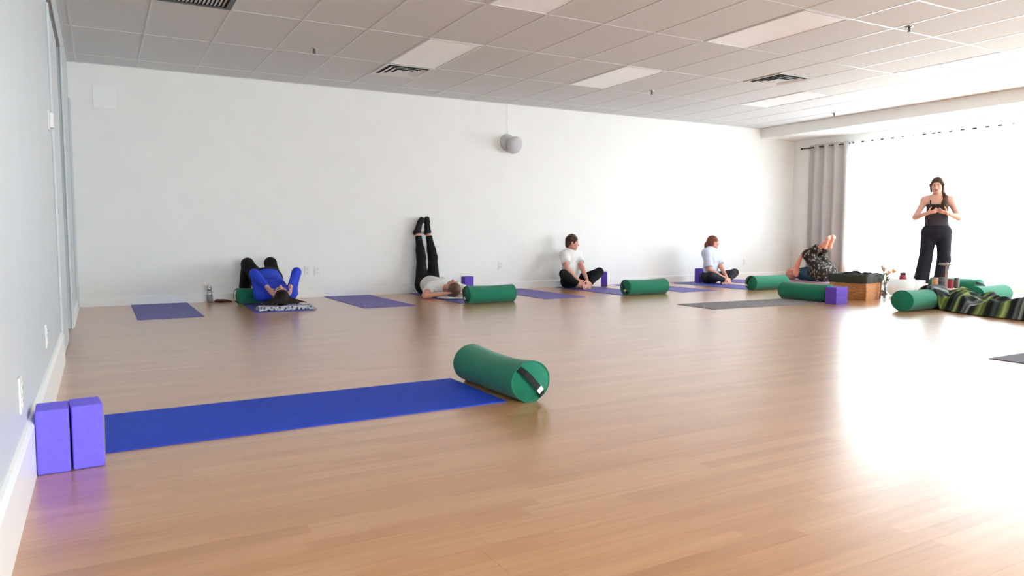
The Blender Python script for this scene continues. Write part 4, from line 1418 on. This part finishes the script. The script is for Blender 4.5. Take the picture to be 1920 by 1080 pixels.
def add_head(B, hd, F, nk, s=1.0):
    f, u, r = F
    at_ = lambda a, b_, c: hd + (r * a + f * b_ + u * c) * s
    ax = (r, f, u)
    B.cone(nk, at_(0, -0.018, -0.055), 0.054 * s, 0.050 * s, 0.03)
    B.ell(at_(0, -0.012, 0.028), (0.074 * s, 0.094 * s, 0.086 * s), ax, 0.02)
    B.ell(at_(0, 0.028, -0.030), (0.058 * s, 0.060 * s, 0.070 * s), ax, 0.035)
    B.ell(at_(0, 0.052, -0.088), (0.026 * s, 0.024 * s, 0.020 * s), ax, 0.035)      # chin
    for q in (-1, 1):
        B.cone(at_(0.052 * q, -0.005, -0.055), at_(0.018 * q, 0.052, -0.085), 0.017 * s, 0.014 * s, 0.03)       # jaw
        B.ell(at_(0.036 * q, 0.064, -0.026), (0.020 * s, 0.018 * s, 0.018 * s), ax, 0.03)                        # cheek
        B.ell(at_(0.031 * q, 0.098, 0.004), (0.017 * s, 0.014 * s, 0.011 * s), ax, 0.012, -1)                    # eye socket
        B.ell(at_(0.031 * q, 0.076, 0.004), (0.0135 * s,) * 3, ax, 0.004)                                         # eyelid
        B.ell(at_(0.075 * q, -0.012, -0.005), (0.009 * s, 0.019 * s, 0.031 * s), ax, 0.008)                      # ear
    B.cone(at_(-0.034, 0.078, 0.026), at_(0.034, 0.078, 0.026), 0.010 * s, 0.010 * s, 0.014)                     # brow
    B.cone(at_(0, 0.084, 0.010), at_(0, 0.106, -0.030), 0.0085 * s, 0.0125 * s, 0.010)                           # nose
    for q in (-1, 1):
        B.ell(at_(0.010 * q, 0.096, -0.033), (0.008 * s, 0.009 * s, 0.007 * s), ax, 0.006)
    B.cone(at_(-0.018, 0.080, -0.058), at_(0.018, 0.080, -0.058), 0.0075 * s, 0.0075 * s, 0.006)
    B.cone(at_(-0.015, 0.079, -0.069), at_(0.015, 0.079, -0.069), 0.0080 * s, 0.0080 * s, 0.006)

def face_parts(parent, base, hd, F, s, brow):
    f, u, r = F
    R = Matrix(np.stack([r, f, u], 1).tolist())
    at_ = lambda a, b_, c: Vector((hd + (r * a + f * b_ + u * c) * s - base).tolist())
    for q in (-1, 1):
        e = MB().ell(at_(0.031 * q, 0.0785, 0.004), (0.0120 * s, 0.0120 * s, 0.0050 * s), R, 12, 8).build('eye', M['eye_white'], parent, True)
        MB().ell(at_(0.031 * q, 0.0890, 0.004), (0.0058 * s, 0.0030 * s, 0.0048 * s), R, 10, 6).build('iris', M['iris'], e, True)
        b0, b1, b2 = at_(0.014 * q, 0.088, 0.026), at_(0.034 * q, 0.087, 0.031), at_(0.052 * q, 0.074, 0.024)
        MB().tube([b0, b1, b2], [0.0035 * s, 0.0036 * s, 0.0018 * s], 6).build('eyebrow', brow, parent, True)
    l = MB().ell(at_(0, 0.0865, -0.0585), (0.021 * s, 0.0045 * s, 0.0042 * s), R, 12, 6)
    l.ell(at_(0, 0.0855, -0.0675), (0.018 * s, 0.0050 * s, 0.0052 * s), R, 12, 6)
    l.build('lips', M['lip'], parent, True)

def add_hair(B, hd, F, s, style):
    f, u, r = F
    at_ = lambda a, b_, c: hd + (r * a + f * b_ + u * c) * s
    ax = (r, f, u)
    if style == 'short':
        B.ell(at_(0, -0.018, 0.040), (0.084 * s, 0.098 * s, 0.088 * s), ax, 0.0)
        rn = random.Random(3)
        for i in range(46):
            a = rn.uniform(-2.4, 2.4) ; t = rn.uniform(0.1, 1.25)
            p = (0.080 * math.sin(a) * math.cos(t), -0.020 + 0.094 * -math.cos(a) * math.cos(t) * -1, 0.045 + 0.083 * math.sin(t))
            B.ell(at_(*p), (0.017 * s, 0.017 * s, 0.015 * s), ax, 0.008)
        for q in (-1, 1):
            B.cone(at_(0.074 * q, 0.030, 0.03), at_(0.072 * q, 0.020, -0.01), 0.012 * s, 0.007 * s, 0.01)
        B.ell(at_(0, -0.075, -0.030), (0.062 * s, 0.034 * s, 0.055 * s), ax, 0.03)
        B.ell(at_(0, 0.090, -0.015), (0.066 * s, 0.060 * s, 0.062 * s), ax, 0.006, -1)
    else:
        B.ell(at_(0, -0.018, 0.032), (0.083 * s, 0.100 * s, 0.091 * s), ax, 0.0)
        B.ell(at_(0, -0.055, -0.020), (0.072 * s, 0.056 * s, 0.070 * s), ax, 0.03)
        B.ell(at_(0, 0.098, -0.032), (0.055 * s, 0.064 * s, 0.080 * s), ax, 0.008, -1)

def person(lab, T, legs, arms, head, cloth, skin='skin', res=0.0075):
    """T torso frames; legs/arms: lists right, left; head: dict; cloth: function adding garments"""
    base = np.array(T['base'], float)
    B = Body()
    add_torso(B, T, 0.0, woman=T.get('woman', True))
    s = T.get('scale', 1.0)
    for i in (0, 1):
        L_ = legs[i]
        add_leg(B, L_['hp'], L_['kn'], L_['an'], 0.0, s)
        add_foot(B, L_['an'], L_['td'], L_['sn'], s, True, 0.0, 1 if i == 0 else -1)
        A = arms[i]
        add_arm(B, A['sh'], A['el'], A['wr'], 0.0, s)
        add_hand(B, A['wr'], A['d'], A['pn'], i == 0, A.get('curl', 0.5), s, 1.0, A.get('tc', 0.4))
    add_head(B, head['c'], head['F'], T['nk'], s)
    o = body_obj('person', B, 0.006, M[skin], base)
    tag(o, lab, 'person')
    H = Body()
    add_hair(H, head['c'], head['F'], s, head['style'])
    if 'extra' in head: head['extra'](H)
    ho = body_obj('hair', H, res * 0.8, M[head['hair']], base, o, 1)
    face_parts(o, base, head['c'], head['F'], s, M[head['hair']])
    cloth(o, base)
    return o

def torso(pel, pf, pu, ch, cf, cu, base, sw=0.165, woman=True, nk=None, scale=1.0, girth=1.0):
    T = dict(pel=V(*pel), ch=V(*ch), pF=frame(pf, pu), cF=frame(cf, cu), base=base, woman=woman, scale=scale, girth=girth)
    cf, cu, cr = T['cF']
    T['nk'] = T['ch'] + cu * 0.165 - cf * 0.010 if nk is None else V(*nk)
    T['sh'] = [T['ch'] + cu * 0.115 + cr * sw, T['ch'] + cu * 0.115 - cr * sw]
    pf, pu, pr = T['pF']
    T['hip'] = [T['pel'] - pu * 0.045 + pr * 0.088, T['pel'] - pu * 0.045 - pr * 0.088]
    return T

def arm(T, i, wr, pole, d, pn, curl=0.5, l1=0.275, l2=0.24, sh=None, tc=0.4):
    s = T['sh'][i] if sh is None else V(*sh)
    el, w = bend(s, wr, l1, l2, pole)
    return dict(sh=s, el=el, wr=w, d=d, pn=pn, curl=curl, tc=tc)

def leg(T, i, an, pole, td, sn, l1=0.405, l2=0.385):
    kn, a = bend(T['hip'][i], an, l1, l2, pole)
    return dict(hp=T['hip'][i], kn=kn, an=a, td=td, sn=sn)

def garment(name, fill, m, base, parent, h=0.0075):
    B = Body(); fill(B)
    return body_obj(name, B, h, m, base, parent, 2)

# --- 1: lying on her back, head towards the room, hips raised on a bolster, hands beside the head
T = torso((1.735, 9.09, 0.305), (0, 0.25, 1), (0, -1, 0.22), (1.745, 8.755, 0.185), (0, -0.25, 1), (0, -1, -0.30), (1.75, 8.8, 0.006), 0.175)
legs = [leg(T, 0, (1.93, 9.47, 0.086), (0.15, 0.1, 1), (0.15, 1, -0.05), (0, 0, -1)),
        leg(T, 1, (1.53, 9.46, 0.086), (-0.30, 0.1, 1), (-0.15, 1, -0.05), (0, 0, -1))]
legs[0]['kn'], legs[1]['kn'] = V(1.835, 9.36, 0.475), V(1.565, 9.36, 0.470)
hc = V(1.750, 8.375, 0.150); HF = frame((0, -0.12, 1), (0, -1, -0.12))
arms = [arm(T, 0, (1.875, 8.480, 0.235), (0.7, 0.2, 1), (-0.12, -0.92, -0.35), (-0.8, 0.2, 0.1), 0.25),
        arm(T, 1, (1.625, 8.490, 0.240), (-0.7, 0.2, 1), (0.12, -0.92, -0.35), (0.8, 0.2, 0.1), 0.25)]
arms[0]['el'] = V(1.985, 8.64, 0.395); arms[1]['el'] = V(1.515, 8.65, 0.390)
def hair1(H):
    rn = random.Random(11)
    for i in range(26):
        a = -1.25 + 2.5 * i / 25 + rn.uniform(-0.08, 0.08)
        p0 = hc + V(0.055 * math.sin(a), -0.065, rn.uniform(-0.05, 0.01))
        L_ = rn.uniform(0.07, 0.20) * (0.65 + 0.5 * abs(math.sin(a)))
        p1 = p0 + V(math.sin(a) * L_, -math.cos(a) * 0.055 - 0.01, 0)
        p1[2] = rn.uniform(0.064, 0.078)
        pm = p0 * 0.5 + p1 * 0.5; pm[2] = 0.35 * p0[2] + 0.65 * p1[2]
        H.cone(p0, pm, 0.026, 0.017, 0.008)
        H.cone(pm, p1, 0.017, 0.006, 0.008)
def cloth1(o, base):
    def top(B):
        add_torso(B, T, 0.014, pelvis=False, hem=0.02)
        for A in arms: add_arm(B, A['sh'], A['el'], A['wr'], 0.012, 1.0, 1.0, 0.93)
    garment('blue_top', top, M['blue_cloth'], base, o)
    def pants(B):
        add_torso(B, T, 0.010, chest=False)
        for L_ in legs: add_leg(B, L_['hp'], L_['kn'], L_['an'], 0.016, 1.0, True, 0.78, flare=0.016)
    garment('trousers', pants, M['black_cloth'], base, o)
person('person lying on the back in a blue top, hands beside the head', T, legs, arms,
       dict(c=hc, F=HF, hair='hair_dark', style='long', extra=hair1), cloth1, 'skin_pale')

# --- 2: lying on the back with straight legs up the wall
T = torso((3.945, 9.37, 0.135), (0, 0.15, 1), (0, -1, 0.05), (3.950, 9.035, 0.130), (0, 0, 1), (0, -1, 0), (3.95, 9.0, 0.006), 0.170)
legs = [dict(hp=T['hip'][0] + V(0, 0.0, 0.02), kn=V(4.075, 9.525, 0.500), an=V(4.025, 9.575, 0.865), td=(-0.10, -0.42, 0.9), sn=(0, 0.9, 0.42)),
        dict(hp=T['hip'][1] + V(0, 0.0, 0.02), kn=V(3.900, 9.525, 0.500), an=V(3.875, 9.580, 0.865), td=(0.30, -0.42, 0.86), sn=(0, 0.9, 0.42))]
hc = V(3.975, 8.640, 0.135); HF = frame((0.15, -0.10, 1), (0.1, -1, -0.05))
arms = [arm(T, 0, (4.10, 8.62, 0.075), (1, 0.1, -0.1), (-0.9, -0.2, 0.1), (-0.1, -0.1, 1), 0.3),
        arm(T, 1, (3.835, 8.62, 0.070), (-1, 0.1, -0.1), (0.9, -0.3, 0.1), (0.1, -0.1, 1), 0.3)]
for A in arms: A['el'][2] = 0.05
def cloth2(o, base):
    def top(B):
        add_torso(B, T, 0.016, pelvis=False, hem=0.01, woman=True)
        for A in arms: add_arm(B, A['sh'], A['el'], A['wr'], 0.020, 1.0, 0.55, flare=0.012)
    garment('white_shirt', top, M['white_cloth'], base, o)
    def pants(B):
        add_torso(B, T, 0.010, chest=False)
        for L_ in legs: add_leg(B, L_['hp'], L_['kn'], L_['an'], 0.009, 1.0, True, 0.84)
    garment('leggings', pants, M['black_cloth'], base, o)
    for i, L_ in enumerate(legs):
        def sock(B):
            add_foot(B, L_['an'], L_['td'], L_['sn'], 1.0, False, 0.006, 1 if i == 0 else -1)
            B.cone(L_['an'] + (L_['kn'] - L_['an']) * 0.07, L_['an'], 0.042, 0.042, 0.01, cap=(True, False))
        garment('sock', sock, M['sock'], base, o)
person('person in a white shirt lying with black leggings straight up the wall', T, legs, arms,
       dict(c=hc, F=HF, hair='hair_mix', style='long'), cloth2, 'skin')
# white towel under that head
g = MB()
vs, fs = [], []
for j in range(9):
    for i in range(15):
        x, y = (i / 14 - 0.5) * 0.40, (j / 8 - 0.5) * 0.30
        ed = min(1, 5 * (0.5 - abs(i / 14 - 0.5)) + 0.3, 5 * (0.5 - abs(j / 8 - 0.5)) + 0.3)
        z = 0.030 * ed + 0.008 * math.sin(9 * x + 14 * y) * ed - 0.022 * math.exp(-((x * x + y * y) / 0.012))
        vs.append((x, y, max(z, 0.002)))
for j in range(8):
    for i in range(14):
        a = j * 15 + i
        fs.append((a, a + 1, a + 16, a + 15))
o = g.add(vs, fs).build('head_towel', M['white_cloth'], None, True)
md = o.modifiers.new('t', 'SOLIDIFY'); md.thickness = 0.006; md.offset = -1
o.location = (3.99, 8.60, 0.012); o.rotation_euler = (0, 0, 0.15)
tag(o, 'white towel under the head of the person with raised legs', 'towel')

# --- 3: boy sitting with the soles together, looking to the right
T = torso((6.345, 9.415, 0.138), (0.08, -1, 0.1), (0, 0.10, 1), (6.325, 9.420, 0.395), (0.20, -1, -0.1), (-0.03, -0.04, 1), (6.34, 9.3, 0.006), 0.138, False, None, 0.97, 0.92)
legs = [leg(T, 0, (6.270, 9.085, 0.060), (-1, -0.5, 0.9), (0.75, -0.66, -0.05), (0.65, 0.75, -0.35), 0.385, 0.36),
        leg(T, 1, (6.420, 9.080, 0.060), (1, -0.5, 0.9), (-0.62, -0.75, -0.05), (-0.75, 0.62, -0.35), 0.385, 0.36)]
legs[0]['kn'] = V(6.045, 9.185, 0.235); legs[1]['kn'] = V(6.700, 9.190, 0.245)
hc = V(6.322, 9.375, 0.695); HF = frame((0.90, -0.42, -0.10), (0.08, -0.03, 1))
arms = [arm(T, 0, (6.258, 9.10, 0.135), (-0.8, -0.2, 0.1), (0.45, -0.55, -0.70), (0.5, 0.3, -0.5), 0.65, 0.275, 0.25),
        arm(T, 1, (6.400, 9.080, 0.130), (0.2, 0.5, 0.1), (-0.28, -0.45, -0.80), (-0.5, 0.3, -0.5), 0.65, 0.275, 0.25)]
def cloth3(o, base):
    def top(B):
        add_torso(B, T, 0.018, pelvis=False, hem=0.0, woman=False)
        for A in arms: add_arm(B, A['sh'], A['el'], A['wr'], 0.020, 1.0, 0.62, flare=0.014)
    garment('white_shirt', top, M['white_cloth'], base, o)
    def pants(B):
        add_torso(B, T, 0.010, chest=False, woman=False)
        for L_ in legs: add_leg(B, L_['hp'], L_['kn'], L_['an'], 0.012, 0.97, True, 0.86)
    garment('trousers', pants, M['black_cloth'], base, o)
person('person in a white shirt sitting with soles together, looking right', T, legs, arms,
       dict(c=hc, F=HF, hair='hair_brown', style='short'), cloth3, 'skin')

# --- 4: girl sitting cross-legged, ponytail, looking to the right
T = torso((8.985, 9.150, 0.138), (0.25, -1, 0.1), (0, 0.08, 1), (8.930, 9.105, 0.400), (0.30, -0.95, -0.1), (-0.03, -0.03, 1), (8.95, 9.0, 0.006), 0.150, True, None, 0.95, 0.92)
legs = [leg(T, 0, (9.000, 8.830, 0.065), (-0.6, -0.9, 0.4), (0.9, -0.2, -0.1), (0.2, 0.5, -0.8), 0.385, 0.36),
        leg(T, 1, (9.085, 8.850, 0.060), (1, -0.3, 0.4), (-0.8, -0.5, -0.05), (-0.3, 0.5, -0.8), 0.385, 0.36)]
legs[0]['kn'] = V(8.730, 8.880, 0.150); legs[1]['kn'] = V(9.400, 9.010, 0.175)
hc = V(8.965, 9.085, 0.690); HF = frame((0.93, -0.33, 0.0), (0.0, -0.03, 1))
arms = [arm(T, 0, (8.955, 8.860, 0.125), (-0.5, 0.4, 0.0), (0.45, -0.35, -0.7), (0.4, 0.4, -0.5), 0.5, 0.27, 0.24),
        arm(T, 1, (9.050, 8.850, 0.110), (0.25, 0.5, 0.0), (-0.10, -0.45, -0.8), (-0.5, 0.4, -0.3), 0.5, 0.27, 0.24)]
def hair4(H):
    f, u, r = HF
    p = [hc - f * 0.100 + u * 0.02, hc - f * 0.125 - u * 0.04, hc - f * 0.125 - u * 0.12, hc - f * 0.115 - u * 0.20, hc - f * 0.11 - u * 0.26]
    for a, b_, r0, r1 in zip(p, p[1:], (0.020, 0.030, 0.028, 0.022), (0.030, 0.028, 0.022, 0.008)): H.cone(a, b_, r0, r1, 0.01)
def cloth4(o, base):
    def top(B):
        add_torso(B, T, 0.017, pelvis=False, hem=-0.02)
        for A in arms: add_arm(B, A['sh'], A['el'], A['wr'], 0.020, 1.0, 0.85, flare=0.014)
    garment('pale_shirt', top, M['pale_cloth'], base, o)
    def pants(B):
        add_torso(B, T, 0.010, chest=False)
        for L_ in legs: add_leg(B, L_['hp'], L_['kn'], L_['an'], 0.010, 0.95, True, 0.90)
    garment('leggings', pants, M['charcoal_cloth'], base, o)
person('person in a pale blue shirt and charcoal leggings sitting cross-legged, looking right', T, legs, arms,
       dict(c=hc, F=HF, hair='hair_red', style='pony', extra=hair4), cloth4, 'skin')

# --- 5: lying on the back in the corner, knees drawn up, feet raised
T = torso((10.80, 8.335, 0.170), (0, 0.30, 1), (0, 1, -0.15), (10.80, 8.640, 0.128), (0, -0.05, 1), (0, 1, 0.03), (10.8, 8.5, 0.013), 0.165)
legs = [dict(hp=T['hip'][0], kn=V(10.67, 8.565, 0.470), an=V(10.72, 8.285, 0.650), td=(0.02, -0.25, 0.95), sn=(-0.15, -0.95, -0.25)),
        dict(hp=T['hip'][1], kn=V(10.93, 8.560, 0.470), an=V(10.84, 8.280, 0.655), td=(-0.02, -0.28, 0.95), sn=(-0.15, -0.95, -0.28))]
hc = V(10.80, 8.985, 0.130); HF = frame((-0.1, -0.20, 1), (0, 1, 0.15))
arms = [arm(T, 0, (10.66, 8.660, 0.490), (-1, 0.6, 0), (0.15, -0.55, 0.75), (0.4, -0.5, -0.3), 0.7, 0.26, 0.23),
        arm(T, 1, (10.95, 8.655, 0.490), (1, 0.5, 0), (-0.15, -0.55, 0.7), (-0.4, -0.5, -0.3), 0.7, 0.26, 0.23)]
arms[0]['el'] = V(10.62, 8.735, 0.295)
def cloth5(o, base):
    def top(B):
        add_torso(B, T, 0.013, pelvis=False, hem=0.02)
        
    garment('teal_top', top, M['teal_cloth'], base, o)
    def pants(B):
        add_torso(B, T, 0.026, chest=False)
        B.cone(T['pel'], T['pel'] * 0.35 + T['ch'] * 0.65, 0.17, 0.150, 0.05, T['cF'][2], 0.72, cap=(False, True))
        for L_ in legs:
            B.cone(L_['hp'], L_['kn'], 0.130, 0.090, 0.05)
            q = L_['kn'] + (L_['an'] - L_['kn']) * 0.72
            B.cone(L_['kn'], q, 0.084, 0.078, 0.03, cap=(False, True))
    garment('loose_trousers', pants, M['leaf_print'], base, o)
person('person in leaf-print trousers lying in the corner with bare feet raised', T, legs, arms,
       dict(c=hc, F=HF, hair='hair_fair', style='long'), cloth5, 'skin_rosy')

# --- 6: woman standing by the window, looking down at a phone
fd = (-0.84, -0.54, 0)
T = torso((10.115, 6.010, 0.900), fd, (0, 0, 1), (10.115, 6.015, 1.180), fd, (0.03, 0, 1), (10.1, 6.02, 0), 0.150, True, None, 0.96, 0.88)
fr, up, rt = T['cF']
P6 = V(10.115, 6.01, 0)
sd = V(0.53, -0.848, 0)
legs = [dict(hp=T['hip'][0], kn=P6 - sd * 0.118 + V(0, 0, 0.475), an=P6 - sd * 0.165 + V(0, 0, 0.085), td=(-0.90, -0.44, 0), sn=(0, 0, -1)),
        dict(hp=T['hip'][1], kn=P6 + sd * 0.105 + V(0, 0, 0.475), an=P6 + sd * 0.065 + V(0, 0, 0.085), td=(-0.86, -0.5, 0), sn=(0, 0, -1))]
hc = V(10.085, 6.010, 1.500); HF = frame((-0.88, -0.40, -0.28), (-0.14, -0.10, 1))
ph = T['ch'] + fr * 0.215 - up * 0.015
arms = [arm(T, 0, ph + rt * 0.115 - fr * 0.01 - up * 0.055, rt * 0.8 - up * 0.7 - fr * 0.5, -rt * 0.85 + fr * 0.30 + up * 0.25, -rt * 0.3 + fr * -0.5 + up * 0.75, 0.5, 0.265, 0.215, None, 0.7),
        arm(T, 1, ph - rt * 0.115 - fr * 0.01 - up * 0.055, -rt * 0.8 - up * 0.7 - fr * 0.5, rt * 0.85 + fr * 0.30 + up * 0.25, rt * 0.3 + fr * -0.5 + up * 0.75, 0.5, 0.265, 0.215, None, 0.7)]
def hair6(H):
    f, u, r = HF
    q = T['sh'][1]
    for sd_ in (-1, 1):
        H.cone(hc + f * 0.035 + u * 0.075 + r * 0.030 * sd_, hc + f * 0.030 + u * 0.010 + r * 0.072 * sd_, 0.026, 0.020, 0.015)
        H.cone(hc + f * 0.030 + u * 0.010 + r * 0.072 * sd_, hc - f * 0.005 - u * 0.085 + r * 0.066 * sd_, 0.020, 0.016, 0.015)
    p = [hc - f * 0.06 - u * 0.04 - r * 0.045, hc - f * 0.03 - u * 0.13 - r * 0.070, q + fr * 0.030 + up * 0.040 + rt * 0.070, q + fr * 0.075 - up * 0.05 + rt * 0.065,
         q + fr * 0.085 - up * 0.14 + rt * 0.055, q + fr * 0.080 - up * 0.21 + rt * 0.050]
    for a, b_, r0, r1 in zip(p, p[1:], (0.040, 0.034, 0.040, 0.042, 0.036), (0.034, 0.040, 0.042, 0.036, 0.012)): H.cone(a, b_, r0, r1, 0.02)
def cloth6(o, base):
    def top(B):
        add_torso(B, T, 0.009, pelvis=False, hem=0.05)
        B.plane(up, T['ch'] + up * 0.062)
    t = garment('camisole', top, M['cami_cloth'], base, o, 0.006)
    for s_ in (-1, 1):
        pts = [T['ch'] + rt * 0.085 * s_ + fr * 0.090 + up * 0.05, T['ch'] + rt * 0.088 * s_ + fr * 0.075 + up * 0.11, T['ch'] + rt * 0.086 * s_ + fr * 0.02 + up * 0.172,
               T['ch'] + rt * 0.082 * s_ - fr * 0.05 + up * 0.150, T['ch'] + rt * 0.070 * s_ - fr * 0.085 + up * 0.07]
        MB().ribbon([Vector((q - base).tolist()) for q in pts], Vector(rt.tolist()), 0.012, 0.004).build('strap', M['black_cloth'], o)
    def pants(B):
        w = T['pel'] + up * 0.085
        B.cone(w, T['pel'] - up * 0.02, 0.118, 0.165, 0.04, rt, 0.74, cap=(True, False))
        B.ell(T['pel'] - up * 0.03, (0.162, 0.125, 0.12), (rt, fr, up), 0.04)
        for i, L_ in enumerate(legs):
            hm = L_['an'] + V(0, 0, 0.070 + 0.02 * i)
            B.cone(L_['hp'], L_['kn'], 0.098, 0.080, 0.03)
            B.cone(L_['kn'], hm, 0.080, 0.098 if i == 0 else 0.082, 0.03, cap=(False, True))
        rn = random.Random(2)
        for i, L_ in enumerate(legs):
            for j in range(7):
                a = j * 2 * PI / 7 + i
                off = V(math.cos(a), math.sin(a), 0)
                B.cone(L_['kn'] + off * 0.068 + V(0, 0, 0.12), L_['an'] + off * (0.086 if i == 0 else 0.070) + V(0, 0, 0.105), 0.006, 0.012, 0.015)
    garment('wide_trousers', pants, M['navy_cloth'], base, o)
    for i, L_ in enumerate(legs):
        def shoe(B):
            add_foot(B, L_['an'] - V(0, 0, 0.0), L_['td'], L_['sn'], 0.96, False, 0.007, 1 if i == 0 else -1)
            B.cone(L_['an'] + V(0, 0, 0.035), L_['an'], 0.043, 0.043, 0.01, cap=(True, False))
            B.plane((0, 0, -1), (0, 0, 0.0155))
        sh = garment('shoe', shoe, M['navy_cloth'], base, o, 0.006)
        def sole(B):
            add_foot(B, L_['an'], L_['td'], L_['sn'], 0.97, False, 0.011, 1 if i == 0 else -1)
            B.plane((0, 0, 1), (0, 0, 0.024)); B.plane((0, 0, -1), (0, 0, 0.001))
        garment('sole', sole, M['white_lacquer'], base, sh, 0.005)
person('person standing by the window in a camisole and wide dark trousers, holding a phone', T, legs, arms,
       dict(c=hc, F=HF, hair='hair_brown', style='long', extra=hair6), cloth6, 'skin_pale')
e = empty('phone', tuple(ph + up * 0.024 + fr * 0.034), 0, 'black phone held sideways in both hands of the standing person', 'phone')
R_ = Matrix(np.stack([rt, nrm(fr * 0.75 + up * 0.66), nrm(up * 0.75 - fr * 0.66)], 1).tolist())
e.rotation_euler = R_.to_euler()
MB().box((-0.074, -0.036, -0.004), (0.074, 0.036, 0.004)).build('case', M['black'], e, bevel=0.003)
MB().box((-0.068, -0.032, 0.004), (0.068, 0.032, 0.0048)).build('screen', M['screen'], e)
